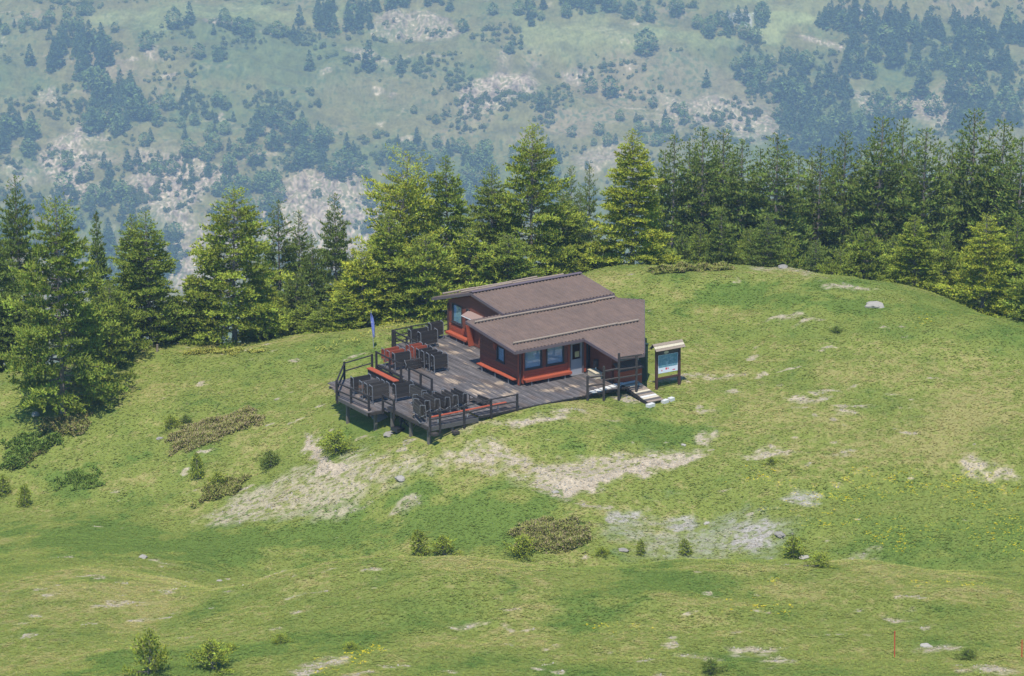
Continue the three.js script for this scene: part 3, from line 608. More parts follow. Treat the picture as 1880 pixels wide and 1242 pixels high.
shrubMat('dwarf_shrub', 'golden strip of dwarf shrubs along the crest left of the hut', [[545, 646], [640, 622], [700, 606], [760, 588], [805, 578], [812, 584], [770, 598], [705, 620], [640, 640], [560, 656]], 0.35, GOLD, 5500, 'dwarf shrubs on the crest');
shrubMat('dwarf_shrub', 'green dwarf shrubs in the grass below the golden strip', [[690, 626], [740, 608], [790, 592], [800, 597], [745, 616], [700, 632]], 0.22, [GREEN[1], OLIVE[2]], 1500, 'dwarf shrubs on the crest');
shrubMat('dwarf_shrub', 'low golden shrubs along the crest below the paired larches', [[330, 645], [400, 642], [470, 640], [500, 642], [470, 650], [380, 652], [330, 652]], 0.25, GOLD, 1500, 'dwarf shrubs on the crest');
shrubMat('dwarf_shrub', 'olive shrubs on the crest right of the bright free-standing larch', [[1180, 500], [1250, 492], [1330, 489], [1350, 493], [1280, 500], [1200, 506]], 0.55, OLIVE, 3200, 'dwarf shrubs on the crest');
// ---------- trees on the far hillside ----------
function farConifer(seed, n, round) {
  reseed(seed); const pos = [], col = [];
  for (let i = 0; i < n; i++) {
    const t = Math.pow(rnd(), 1.25), a = rr(0, 6.283), env = round ? 0.46 * Math.sqrt(Math.max(0.02, 1 - (2 * t - 0.9) ** 2)) * (1 + 0.35 * N(a * 1.3, t * 4, seed)) : 0.27 * Math.pow(1 - t, 0.8) * (1 + 0.35 * N(a * 1.2, t * 6, seed)) + 0.012;
    const q = env * Math.sqrt(rr(0.35, 1)), x = Math.cos(a) * q, z = Math.sin(a) * q, y = 0.03 + t * 0.95, s = (round ? 0.11 : 0.10 * (1.1 - t * 0.6)), b = rr(0.7, 1.3);
    const p = () => [x + rr(-1, 1) * s, y + rr(-0.7, 0.7) * s, z + rr(-1, 1) * s];
    pos.push(...p(), ...p(), ...p()); for (let k = 0; k < 3; k++) col.push(b, b, b * rr(0.85, 1.1));
  }
  for (let k = 0; k < 4; k++) { const a = k * 1.571, b = a + 1.571, w = 0.016; pos.push(Math.cos(a) * w, -0.05, Math.sin(a) * w, Math.cos(b) * w, -0.05, Math.sin(b) * w, 0, 0.5, 0); for (let i = 0; i < 3; i++) col.push(0.9, 0.6, 0.5); }
  return soup(pos, col);
}
const FARK = [farConifer(5, 420, false), farConifer(6, 420, false), farConifer(7, 360, true), farConifer(9, 360, true)];
const FARM = [needle(0.085, 0.135, 0.045), needle(0.115, 0.175, 0.05), needle(0.165, 0.23, 0.06)];
let farCount = 0; const farRest = [[], [], [], []];
function farTree(px, py, h, kind, mat, label, group) {
  const p = farSpot(px, py);
  if (farCount >= 296) { farRest[kind].push([p, h]); return; }
  farCount++;
  const o = mesh(kind < 2 ? 'far_conifer' : 'far_broadleaf_tree', FARK[kind], FARM[mat]);
  o.position.copy(p); o.scale.setScalar(h); o.rotation.y = px;
  tag(o, label, 'tree', group);
}
reseed(31);
// single trees that stand clear, by the pixel of their foot and their height in pixels
const singles = [[199, 117, 46, 0], [106, 124, 50, 0], [150, 96, 34, 0], [568, 126, 40, 0], [735, 130, 36, 0], [676, 122, 58, 0], [268, 98, 34, 2], [55, 120, 40, 0], [320, 55, 40, 2], [348, 52, 44, 0], [210, 55, 20, 2], [550, 35, 38, 0], [632, 318, 50, 2], [992, 206, 34, 0], [935, 98, 22, 2], [1297, 157, 34, 0], [1380, 170, 26, 2], [1120, 165, 40, 2], [1085, 160, 30, 2], [1185, 105, 50, 2], [1582, 112, 44, 0], [1642, 108, 62, 0], [1690, 165, 60, 0], [1700, 140, 50, 0], [1805, 180, 60, 0], [1770, 185, 55, 0], [1745, 178, 44, 0], [1620, 170, 34, 2], [1595, 205, 46, 2], [1660, 205, 46, 2], [1712, 205, 40, 2], [412, 38, 22, 2], [400, 120, 26, 2], [365, 112, 30, 2], [850, 62, 26, 2], [1190, 48, 34, 2], [1240, 38, 34, 2], [1155, 36, 24, 2], [905, 40, 24, 2], [880, 320, 40, 2], [945, 292, 30, 2], [585, 188, 16, 0], [345, 168, 26, 0], [293, 188, 18, 2], [145, 193, 16, 2], [600, 260, 30, 2], [1010, 350, 34, 2], [1050, 250, 20, 2], [1100, 245, 22, 2], [760, 200, 16, 2], [800, 215, 18, 2], [1200, 185, 20, 2], [1240, 200, 22, 2], [1320, 225, 20, 2], [1425, 205, 20, 2]], TENS = ['', '', 'twenty', 'thirty', 'forty'], place = (n) => (n < 20 ? ORD[n] : (n + 1) % 10 ? TENS[Math.floor((n + 1) / 10)] + '-' + ORD[n % 10] : ['', '', 'twentieth', 'thirtieth', 'fortieth'][(n + 1) / 10]);
for (const con of [true, false]) singles.filter((a) => a[3] < 2 === con).sort((a, b) => a[0] - b[0]).forEach(([px, py, hp, k], i) => farTree(px, py, hp / 2.05, k, con ? 0 : 1, `${place(i)} from the left of the ${con ? 'single conifers' : 'single round trees'} on the far hillside`, con ? 'single conifers on the far hillside' : 'single round trees on the far hillside'));
// stands of trees: x range, foot-y range, count, height in pixels, share of conifers
for (const [x0, x1, y0, y1, n, h0, h1, con, where] of [
  [578, 680, 8, 50, 26, 30, 46, 0.9, 'wood at the top edge left of centre'],
  [680, 845, -10, 22, 22, 24, 36, 0.8, 'wood at the top edge above the tallest larch'],
  [1040, 1130, 0, 42, 16, 26, 42, 0.8, 'wood at the top edge right of centre'],
  [1280, 1400, 40, 80, 16, 24, 40, 0.3, 'grove below the striped field'],
  [90, 190, 70, 150, 30, 34, 54, 0.9, 'dark wood at the upper left'],
  [165, 262, 150, 240, 34, 34, 54, 0.7, 'wood above the left scree'],
  [450, 600, 200, 310, 34, 30, 48, 0.5, 'wood in the middle above the scree gap'],
  [1350, 1480, 105, 170, 26, 24, 40, 0.5, 'grove left of the dark band at upper right'],
  [1430, 1560, 140, 300, 60, 34, 56, 0.85, 'dark band of wood running down the right side'],
  [1490, 1880, 25, 60, 50, 32, 52, 0.9, 'upper edge of the wood at the top right corner'],
  [1600, 1880, 50, 80, 40, 32, 50, 0.9, 'middle of the wood at the top right corner'],
  [1540, 1760, 80, 125, 34, 30, 48, 0.8, 'lower fringe of the wood at the top right'],
  [1740, 1880, 120, 240, 50, 34, 56, 0.9, 'wood at the right edge above the near forest'],
  [1480, 1640, 200, 330, 40, 34, 54, 0.8, 'foot of the dark band behind the near forest'],
  [0, 60, 225, 285, 16, 34, 54, 0.8, 'wood at the left edge above the scree'],
  [0, 130, 380, 470, 30, 34, 50, 0.7, 'wood low at the left edge behind the near larches'],
  [180, 330, 420, 520, 30, 34, 50, 0.7, 'wood low on the left behind the paired larches'],
  [110, 250, 300, 420, 26, 30, 46, 0.6, 'wood between the two left screes'],
  [240, 440, 260, 330, 14, 26, 40, 0.3, 'trees scattered over the left scree'],
  [560, 760, 300, 340, 10, 26, 40, 0.4, 'trees on top of the middle scree'],
  [380, 520, 330, 420, 24, 28, 44, 0.5, 'trees low between the screes'],
  [700, 900, 270, 360, 34, 26, 42, 0.4, 'wood left of the tallest larch'],
  [0, 150, 40, 70, 14, 16, 30, 0.3, 'hedge at the top left corner'],
  [120, 160, 25, 60, 8, 20, 34, 0.4, 'clump near the top left corner'],
  [600, 900, 240, 300, 20, 18, 34, 0.3, 'thin row above the open-boughed larch'],
  [1050, 1260, 210, 290, 18, 16, 30, 0.3, 'scattered trees left of the bright larch'],
  [430, 560, 60, 75, 10, 22, 36, 0.3, 'hedge under the upper left hay meadow'],
  [270, 430, 180, 260, 22, 18, 34, 0.4, 'thicket in the middle left slope'],
  [380, 460, 60, 80, 6, 22, 34, 0.2, 'hedge beside the small pale outcrop'],
  [950, 1050, 20, 60, 12, 18, 32, 0.3, 'grove at the top near the middle'],
  [1000, 1040, 270, 380, 12, 24, 40, 0.5, 'trees just right of the tallest larch']]) for (let k = 0; k < n; k++) {
  const c = rnd() < con; farTree(rr(x0, x1), rr(y0, y1), rr(h0, h1) / 2.3, c ? (rnd() < 0.5 ? 0 : 1) : (rnd() < 0.5 ? 2 : 3), c ? (rnd() < 0.6 ? 0 : 1) : (rnd() < 0.5 ? 1 : 2), `${c ? 'conifer' : 'round tree'} in the ${where}, far hillside`.replace(/in the (trees|scattered trees)/, 'among the $1'), `${c ? 'conifers' : 'broadleaf trees'}, ${where}`);
}
farRest.forEach((list, k) => {
  if (!list.length) return;
  const im = new THREE.InstancedMesh(FARK[k], FARM[k < 2 ? 0 : 2], list.length), m = new THREE.Matrix4(), q = new THREE.Quaternion(), up = new THREE.Vector3(0, 1, 0);
  list.forEach(([p, h], i) => { q.setFromAxisAngle(up, i * 1.3); m.compose(p, q, new THREE.Vector3(h, h, h)); im.setMatrixAt(i, m); });
  im.name = numbered('far_woodland'); tag(im, 'distant woodland on the hazy hillside across the valley', 'woodland', 'woods on the far hillside', 'stuff'); scene.add(im);
});
{
  const list = [];
  while (list.length < 6000) {
    const px = rr(-60, 1940), py = rr(-20, 500), [x, d] = farPlane(px, py), clump = fbm(x * 0.014, d * 0.021, 3, 12.1) + 0.25 * N(x * 0.09, d * 0.09, 4.4);
    if (clump < 0.05 || rnd() > clump * 3 || FAREAS.some((a) => (a.kind === 'hay' || a.kind === 'tilled') && inside(a, x, d) > -1)) continue;
    list.push([farSpot(px, py), rr(1.4, 4.6)]);
  }
  const im = new THREE.InstancedMesh(FARK[2], FARM[2], list.length), m = new THREE.Matrix4(), q = new THREE.Quaternion(), up = new THREE.Vector3(0, 1, 0), c = new THREE.Color();
  list.forEach(([p, h], i) => { q.setFromAxisAngle(up, i * 1.3); m.compose(p, q, new THREE.Vector3(h * rr(1, 1.6), h, h * rr(1, 1.6))); im.setMatrixAt(i, m); const b = rr(0.5, 1.1); im.setColorAt(i, c.setRGB(b, b, b)); });
  im.name = 'far_scrub'; tag(im, 'scattered scrub on the hazy hillside across the valley', 'scrub', null, 'stuff'); scene.add(im);
}
// ---------- the hut ----------
reseed(71);
const grain = texture(512, 512, (k, j) => { const n = fbm(k * 0.012, j * 0.16, 3, 2.2) + 0.5 * fbm(k * 0.05, j * 0.5, 2, 5.2); const v = 0.78 + n * 0.75 + (rnd() - 0.5) * 0.1; return [v, v, v]; }, false);
grain.wrapS = grain.wrapT = THREE.MirroredRepeatWrapping;
const wood = (c, rough = 0.85) => new THREE.MeshStandardMaterial({ color: lin(...c), map: grain, roughness: rough });
grain.colorSpace = THREE.NoColorSpace;
const roofMap = texture(512, 512, (k, j) => { const n = fbm(k * 0.02, j * 0.02, 4, 3.4), st = fbm(k * 0.11, j * 0.012, 3, 8.4), sp = rnd() < 0.004 ? 0.35 : 0, v = 1 + n * 0.35 + st * 0.3 + sp; return [v * 0.82, v * 0.82 * (1 - n * 0.05), v * 0.82 * (1 - n * 0.1)]; }, false, THREE.MirroredRepeatWrapping);
const M = {
  stain: wood([0.47, 0.095, 0.038], 0.7), stain2: wood([0.40, 0.08, 0.034], 0.7), stainDark: wood([0.10, 0.04, 0.03], 0.75), brown: wood([0.25, 0.07, 0.036], 0.75), brown2: wood([0.21, 0.058, 0.032], 0.75),  // both browns: the wall stain darkened to carry the eave shade
  rail: wood([0.036, 0.029, 0.027]), rail2: wood([0.065, 0.052, 0.045]), beam: wood([0.12, 0.108, 0.10]), post: wood([0.2, 0.17, 0.14]),
  roof: new THREE.MeshStandardMaterial({ color: lin(0.188, 0.128, 0.098), roughness: 0.75, map: roofMap, metalness: 0.0 }), trim: std([0.135, 0.10, 0.105], 0.5), soffit: wood([0.12, 0.06, 0.045]),
  log: wood([0.36, 0.28, 0.21]), frame: std([0.045, 0.035, 0.04], 0.5), steel: std([0.26, 0.26, 0.27], 0.45, { metalness: 0.35 }), galv: std([0.45, 0.46, 0.48], 0.5, { metalness: 0.4 }),
  pane: new THREE.MeshPhysicalMaterial({ color: 0xffffff, transmission: 1, thickness: 0, roughness: 0.02, ior: 1.5 }), grey: std([0.33, 0.335, 0.37], 0.5), white: std([0.75, 0.74, 0.7], 0.6),
  canopy: std([0.25, 0.165, 0.135], 0.65), green: std([0.018, 0.045, 0.035], 0.6), paper: std([0.55, 0.46, 0.22], 0.8), cream: wood([0.72, 0.62, 0.44]), concrete: std([0.62, 0.60, 0.55], 0.9), black: std([0.02, 0.02, 0.022], 0.5), floor: std([0.08, 0.06, 0.05], 0.9),
};
const curtainMap = texture(128, 128, (k, j) => { const a = Math.abs(((k + j) % 21) - 10) < 1.6 || Math.abs(((k - j + 1280) % 21) - 10) < 1.6, n = 1 + 0.3 * fbm(k * 0.04, j * 0.04, 3, 3.1); return (a ? [0.36, 0.46, 0.56] : [0.20, 0.30, 0.42]).map((q) => q * n); });
M.curtain = new THREE.MeshStandardMaterial({ map: curtainMap, roughness: 0.9 });
M.blind = std([0.20, 0.36, 0.40], 0.9);
const hut = thing('mountain_hut', 'low brown wooden hut with a corrugated brown roof on the knoll', 'hut', [0, 0, 0]);
const lowTop = (v) => 2.24 + 0.096 * (v + 0.6), upTop = (v) => (v < 7.85 ? 3.27 - 0.11 * (7.85 - v) : 3.27 - 0.313 * (v - 7.85));
const wallU = (u, pts, holes, t, m, name = 'wall') => {    // a wall in the plane u = const, drawn in (v, h); thickness towards +u
  const s = new THREE.Shape(pts.map(([a, b]) => new THREE.Vector2(a, b)));
  for (const [a, b, c, d] of holes) s.holes.push(new THREE.Path([[a, b], [c, b], [c, d], [a, d]].map(([x, y]) => new THREE.Vector2(x, y))));
  const g = new THREE.ExtrudeGeometry(s, { depth: t, bevelEnabled: false }); g.rotateY(Math.PI / 2); g.translate(u, 0, 0); return mesh(name, g, m, hut);
};
const wallV = (v, pts, holes, t, m, name = 'wall') => {    // a wall in the plane v = const, drawn in (u, h); thickness towards +v
  const s = new THREE.Shape(pts.map(([a, b]) => new THREE.Vector2(a, b)));
  for (const [a, b, c, d] of holes) s.holes.push(new THREE.Path([[a, b], [c, b], [c, d], [a, d]].map(([x, y]) => new THREE.Vector2(x, y))));
  const g = new THREE.ExtrudeGeometry(s, { depth: t, bevelEnabled: false }); g.translate(0, 0, -v - t); return mesh(name, g, m, hut);
};
const lt = (v) => lowTop(v) - 0.2, ut = (v) => upTop(v) - 0.2;
// front wing, its walls coloured darker for the shade of the eaves
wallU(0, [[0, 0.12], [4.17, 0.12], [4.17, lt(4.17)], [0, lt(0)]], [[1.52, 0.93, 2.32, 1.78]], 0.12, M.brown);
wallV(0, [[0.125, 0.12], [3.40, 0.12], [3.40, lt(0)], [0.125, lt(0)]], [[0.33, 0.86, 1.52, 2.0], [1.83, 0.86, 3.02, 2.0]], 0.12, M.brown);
wallV(0.02, [[4.36, 0.05], [4.58, 0.05], [4.58, lt(0)], [4.36, lt(0)]], [], 0.12, M.stain);
mesh('floor', bx(8.6, 0.05, 10.4, 4.55, -0.06, -5.35), M.floor, hut);
mesh('porch_wall', bx(0.1, 2.1, 1.6, 4.5, 1.1, -0.98), M.stain2, hut);
mesh('porch_wall', bx(1.4, 2.1, 0.1, 5.3, 1.1, -1.85), M.stain2, hut);
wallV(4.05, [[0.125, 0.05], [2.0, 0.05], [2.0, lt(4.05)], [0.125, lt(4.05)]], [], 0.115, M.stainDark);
// boards under the front windows and along the side (these darkened for shade), each with its joint
for (let k = 0; k < 4; k++) mesh('board', bx(3.24, 0.165, 0.025, 1.765, 0.21 + k * 0.178, 0.0155), k % 2 ? M.stain : M.stain2, hut);
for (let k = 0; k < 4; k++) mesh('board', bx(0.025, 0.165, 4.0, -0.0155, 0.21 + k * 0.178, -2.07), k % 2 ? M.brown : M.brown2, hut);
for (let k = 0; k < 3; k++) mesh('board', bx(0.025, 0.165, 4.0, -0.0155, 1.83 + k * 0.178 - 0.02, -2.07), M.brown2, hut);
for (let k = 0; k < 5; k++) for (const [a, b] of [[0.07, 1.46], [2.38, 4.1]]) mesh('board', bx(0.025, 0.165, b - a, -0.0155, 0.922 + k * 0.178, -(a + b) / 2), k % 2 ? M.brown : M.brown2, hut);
mesh('corner_post', bx(0.14, 2.0, 0.14, 0.0, 1.02, 0.0), M.stain2, hut);
mesh('corner_post', bx(0.1, 1.9, 0.12, 0.24, 1.02, 0.03), M.stain2, hut);
mesh('corner_post', bx(0.12, 1.95, 0.06, 3.35, 1.02, 0.035), M.stain2, hut);
mesh('plinth', bx(0.06, 0.34, 4.0, 0.2, -0.05, -2.08), M.stainDark, hut);
mesh('plinth', bx(3.2, 0.34, 0.06, 1.75, -0.05, -0.2), M.stainDark, hut);
// rear wing with its gable
wallU(1.95, [[4.2, 0], [10.75, 0], [10.75, ut(10.75)], [7.85, ut(7.85)], [4.2, ut(4.2)]], [[9.2, 0.92, 10.3, 2.05], [8.35, 1.62, 8.7, 2.08]], 0.12, M.brown);  // roof shade put into the wall colour above the orange boards
wallV(10.63, [[2.075, -0.2], [9.0, -0.2], [9.0, ut(10.75)], [2.075, ut(10.75)]], [], 0.115, M.stain2);
wallU(8.9, [[3.9, -0.4], [10.75, -0.4], [10.75, ut(10.75)], [7.85, ut(7.85)], [3.9, ut(3.9)]], [], 0.12, M.stain2);
mesh('corner_post', bx(0.14, 1.93, 0.14, 1.96, 0.98, -10.73), M.stainDark, hut);
for (let k = 0; k < 4; k++) mesh('board', bx(0.025, 0.165, 2.6, 1.934, 0.12 + k * 0.178, -9.33), k % 2 ? M.stain : M.stain2, hut);
// slanting board that closes the porch beside the gable bench
{
  const s = new THREE.Shape([[1.40, 1.32], [1.47, 1.32], [1.945, 0.02], [1.58, 0.02]].map(([a, b]) => new THREE.Vector2(a, b)));
  const s2 = new THREE.Shape([[1.47, 1.32], [1.944, 1.32], [1.944, 0.02]].map(([a, b]) => new THREE.Vector2(a, b)));
  const g = new THREE.ExtrudeGeometry(s, { depth: 0.05, bevelEnabled: false }); g.translate(0, 0, -7.95); mesh('porch_board', g, M.stain, hut);
  const g2 = new THREE.ExtrudeGeometry(s2, { depth: 0.04, bevelEnabled: false }); g2.translate(0, 0, -7.95); mesh('porch_board', g2, M.stain2, hut);
}
// right wing under the long eave
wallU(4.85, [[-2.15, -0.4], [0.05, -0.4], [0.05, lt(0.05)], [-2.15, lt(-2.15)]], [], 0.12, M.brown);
wallV(-2.15, [[4.975, -0.45], [6.6, -0.45], [6.6, lt(-2.15)], [4.975, lt(-2.15)]], [], 0.12, M.brown);  // wall colour toned down for the shade under the long eave
for (let k = 0; k < 5; k++) mesh('board', bx(1.6, 0.16, 0.025, 5.8, -0.3 + k * 0.175, 2.166), k % 2 ? M.stain : M.stain2, hut);
{ // back side of the right wing, parallel to the slanting roof edge
  const a = [6.6, -2.0], b = [9.0, 2.6], l = Math.hypot(b[0] - a[0], b[1] - a[1]), an = Math.atan2(b[1] - a[1], b[0] - a[0]);
  const g = new THREE.BoxGeometry(l, 2.25, 0.12); g.rotateY(an); g.translate((a[0] + b[0]) / 2, 0.68, -(a[1] + b[1]) / 2); mesh('wall', g, M.stain2, hut);
  const g2 = new THREE.BoxGeometry(0.12, 2.4, 1.4); g2.translate(8.96, 0.8, -3.25); mesh('wall', g2, M.stain2, hut);
}
function windowIn(u, v, w, h, y, face, back, rows = 1) {   // face 'u': looks along -u, 'v': looks along -v
  const o = new THREE.Group(); o.name = 'window'; hut.add(o);
  if (face === 'v') o.position.set(u, y, -v); else { o.position.set(u, y, -v); o.rotation.y = -Math.PI / 2; }
  const f = 0.07;
  mesh('frame', merge([bx(w + f, f, 0.09, 0, h / 2, 0.02), bx(w + f, f, 0.09, 0, -h / 2, 0.02), bx(f, h - f, 0.088, -w / 2, 0, 0.02), bx(f, h - f, 0.088, w / 2, 0, 0.02)]), M.frame, o);
  mesh('sill', bx(w + 0.16, 0.035, 0.12, 0, -h / 2 - 0.055, 0.05), M.frame, o);
  mesh('pane', bx(w - f, h - f, 0.006, 0, 0, 0.0), M.pane, o);
  const c = new THREE.PlaneGeometry(w, h, 24, 1), p = c.attributes.position;
  for (let i = 0; i < p.count; i++) p.setZ(i, 0.006 * Math.sin(i * 1.9));
  c.computeVertexNormals(); c.translate(0, 0, -0.045); mesh('curtain', c, back, o);
  return o;
}
windowIn(0.925, 0.02, 1.15, 1.1, 1.43, 'v', M.curtain); windowIn(2.425, 0.02, 1.15, 1.1, 1.43, 'v', M.curtain);
windowIn(0.02, 1.92, 0.76, 0.82, 1.355, 'u', M.curtain); windowIn(1.97, 9.75, 1.06, 1.1, 1.485, 'u', M.blind); windowIn(1.97, 8.525, 0.32, 0.43, 1.85, 'u', M.blind);
{
  const d = new THREE.Group(); d.name = 'door'; hut.add(d); d.position.set(3.88, 0.02, -0.0);
  mesh('frame', merge([bx(0.09, 1.98, 0.12, -0.44, 0.99, 0), bx(0.09, 1.98, 0.12, 0.44, 0.99, 0), bx(0.79, 0.08, 0.118, 0, 1.94, 0)]), M.trim, d);
  mesh('leaf', merge([bx(0.78, 0.88, 0.05, 0, 0.45, -0.02), bx(0.12, 1.0, 0.05, -0.33, 1.391, -0.02), bx(0.12, 1.0, 0.05, 0.33, 1.391, -0.02), bx(0.54, 0.1, 0.05, 0, 1.84, -0.02)]), M.grey, d);
  mesh('pane', bx(0.54, 0.895, 0.01, 0, 1.34, -0.02), M.pane, d);
  mesh('notice', bx(0.3, 0.34, 0.004, 0.06, 1.17, -0.008), M.paper, d); mesh('handle', bx(0.12, 0.025, 0.05, 0.3, 0.96, 0.03), M.steel, d); mesh('threshold', bx(0.96, 0.02, 0.16, 0, 0.002, 0.1), M.steel, d);
}
// the dark opening beside the door
mesh('porch_post', bx(0.08, 1.95, 0.08, 4.6, 1.0, 0.05), M.frame, hut);
mesh('wall_lamp', merge([bx(0.14, 0.28, 0.2, -0.11, 1.76, -2.39), bx(0.10, 0.1, 0.1, -0.09, 1.58, -2.39)]), M.stain, hut);
// roofs: folded sheet, ribs running down the slope
function ribs(parent, u0, u1, lo, hi, top, m, pitch = 0.19, name = 'roof_sheet', breaks = []) {
  const us = []; const prof = [[0, 0], [0.03, 0], [0.085, 0.072], [0.12, 0.072], [0.19, 0]].map(([a, b]) => [a * pitch / 0.19, b]);
  for (let u = u0; u < u1; u += pitch) for (let k = 0; k < 4; k++) if (u + prof[k][0] < u1) us.push([u + prof[k][0], prof[k][1]]);
  us.push([u1, 0]); const hAt = (u) => { const q = (u - u0) % pitch; for (let k = 0; k < 4; k++) if (q <= prof[k + 1][0]) return prof[k][1] + (prof[k + 1][1] - prof[k][1]) * (q - prof[k][0]) / (prof[k + 1][0] - prof[k][0]); return 0; }; for (const b of breaks) { us.push([b - 1e-4, hAt(b)], [b + 1e-4, hAt(b)]); } us.sort((a, b) => a[0] - b[0]);
  const pos = [], uv = [];
  for (let i = 0; i + 1 < us.length; i++) {
    const [a, ha] = us[i], [b, hb] = us[i + 1], mid = (a + b) / 2, e = 1e-3;
    const A0 = lo(a + e, mid), A1 = hi(a + e, mid), B0 = lo(b - e, mid), B1 = hi(b - e, mid), n = top.length ? 1 : 1;
    const p = (u, v, h) => [u, top(v) + h, -v];
    pos.push(...p(a, A0, ha), ...p(b, B0, hb), ...p(b, B1, hb), ...p(a, A0, ha), ...p(b, B1, hb), ...p(a, A1, ha));
  }
  for (let i = 0; i < pos.length; i += 3) uv.push(pos[i] / 6, -pos[i + 2] / 6);
  return mesh(name, soup(pos, null, uv), m, parent);
}
const roof = new THREE.Group(); roof.name = 'roof'; hut.add(roof);
const edgeLo = (u, m) => (m < 4.0 ? -0.6 : m < 5.81 ? -4.0 : -4.0 + (u - 5.81) / (10.72 - 5.81) * 7.06), edgeHi = (u, m) => (m < 1.7 ? 4.58 : m < 9.51 ? 4.6 : 3.87 - (u - 9.51) / 1.21 * 0.81);
ribs(roof, -0.67, 10.72, edgeLo, edgeHi, lowTop, M.roof, 0.235, 'lower_sheet', [4.0, 5.81, 9.51]);
ribs(roof, 1.7, 9.42, () => 4.25, () => 7.85, upTop, M.roof, 0.235, 'upper_sheet');
ribs(roof, 1.7, 9.42, () => 7.85, () => 12.2, upTop, M.roof, 0.235, 'back_sheet');
const slab = (pts, top, m, name, off = 0.05, t = 0.09) => {   // boards under the sheets
  const s = new THREE.Shape(pts.map(([a, b]) => new THREE.Vector2(a, b))), g = new THREE.ExtrudeGeometry(s, { depth: t, bevelEnabled: false }), p = g.attributes.position;
  for (let i = 0; i < p.count; i++) { const u = p.getX(i), v = p.getY(i), d = p.getZ(i); p.setXYZ(i, u, top(v) - off - t + d, -v); }
  g.computeVertexNormals(); return mesh(name, g, m, roof);
};
slab([[-0.62, -0.55], [4.05, -0.55], [4.05, -3.95], [5.8, -3.95], [10.6, 3.0], [9.45, 3.8], [9.4, 4.5], [-0.62, 4.5]], lowTop, M.soffit, 'boarding');
slab([[1.75, 4.3], [9.37, 4.3], [9.37, 7.85], [1.75, 7.85]], upTop, M.soffit, 'boarding'); slab([[1.75, 7.86], [9.37, 7.86], [9.37, 12.15], [1.75, 12.15]], upTop, M.soffit, 'boarding');
const fas = (a, b, top, hh = 0.17, t = 0.04) => { const A = [a[0], top(a[1]) - hh / 2 + 0.03, -a[1]], B = [b[0], top(b[1]) - hh / 2 + 0.03, -b[1]]; const l = Math.hypot(B[0] - A[0], B[2] - A[2]), g = new THREE.BoxGeometry(l, hh, t), p = g.attributes.position; for (let i = 0; i < p.count; i++) { const k = p.getX(i) / l; p.setY(i, p.getY(i) + k * (B[1] - A[1])); } g.rotateY(Math.atan2(-(B[2] - A[2]), B[0] - A[0])); g.translate((A[0] + B[0]) / 2, (A[1] + B[1]) / 2, (A[2] + B[2]) / 2); g.computeVertexNormals(); mesh('fascia', g, M.trim, roof); };
fas([-0.69, -0.62], [-0.69, 4.6], lowTop); fas([-0.66, -0.63], [3.98, -0.63], lowTop); fas([3.99, -0.66], [3.99, -4.03], lowTop); fas([4.02, -4.03], [5.83, -4.03], lowTop); fas([5.85, -4.0], [10.75, 3.06], lowTop); fas([-0.66, 4.61], [1.66, 4.61], lowTop); fas([9.53, 3.9], [10.74, 3.1], lowTop);
fas([1.68, 4.27], [1.68, 7.83], upTop); fas([1.68, 7.87], [1.68, 12.2], upTop); fas([9.44, 4.27], [9.44, 7.83], upTop); fas([9.44, 7.87], [9.44, 12.2], upTop); fas([1.7, 12.22], [9.42, 12.22], upTop); fas([1.7, 4.23], [9.42, 4.23], upTop, 0.12);
{ const r = 0.085; mesh('ridge_cap', merge([bx(7.75, 0.02, 0.24, 5.56, 3.298 + r, -7.74, 0.11), bx(7.75, 0.02, 0.3, 5.56, 3.268 + r, -7.985, -0.304)]), M.trim, roof); }
// snow guards: logs laid end to end across the slope
function guard(v, u0, u1, top, n) { reseed(Math.round(v * 10) + 90); let u = u0; const l = (u1 - u0) / n; for (let k = 0; k < n; k++, u += l) { const dv = rr(-0.05, 0.05), e = top(v) + 0.135; const g = new THREE.CylinderGeometry(0.06, 0.065, l * 1.02, 8); g.rotateZ(Math.PI / 2); g.rotateY(rr(-0.02, 0.02)); g.translate(u + l / 2, e, -v - dv); mesh('snow_guard', g, M.log, roof); } }
guard(4.0, -0.43, 9.24, lowTop, 7); guard(0.3, -0.2, 8.35, lowTop, 6); guard(9.4, 2.0, 9.2, upTop, 6); guard(11.3, 1.9, 8.6, (v) => upTop(v) + 0.06, 6);
// eave gutter, downpipes and icicle hooks
mesh('downpipe', merge([bar([-0.03, 0.05, 0.13], [-0.03, 1.95, 0.13], 0.07, 0.07, true), bar([-0.03, 1.93, 0.13], [-0.25, 2.08, 0.5], 0.06, 0.06, true)]), M.frame, hut);
mesh('downpipe', merge([bar([6.66, -0.4, 2.2], [6.66, 1.75, 2.2], 0.08, 0.08, true)]), M.galv, hut);
{ const c = new THREE.Group(); c.name = 'window_canopy'; hut.add(c);
  const top = (v) => 0, pos = []; for (let k = 0; k < 16; k++) { const v0 = 6.9 + k * 0.1, m1 = v0 + 0.06; for (const [a, b, ha, hb] of [[v0, m1, 0, 0.03], [m1, v0 + 0.1, 0.03, 0]]) pos.push(1.95, 2.01 + ha, -a, 1.45, 1.81 + ha, -a, 1.45, 1.81 + hb, -b, 1.95, 2.01 + ha, -a, 1.45, 1.81 + hb, -b, 1.95, 2.01 + hb, -b); }
  mesh('canopy_sheet', soup(pos), M.canopy, c); mesh('canopy_edge', bx(0.03, 0.045, 1.62, 1.45, 1.785, -7.7), M.white, c); mesh('canopy_bracket', merge([bar([1.95, 1.55, -6.95], [1.47, 1.76, -6.95], 0.04), bar([1.95, 1.55, -8.45], [1.47, 1.76, -8.45], 0.04)]), M.stainDark, c); }

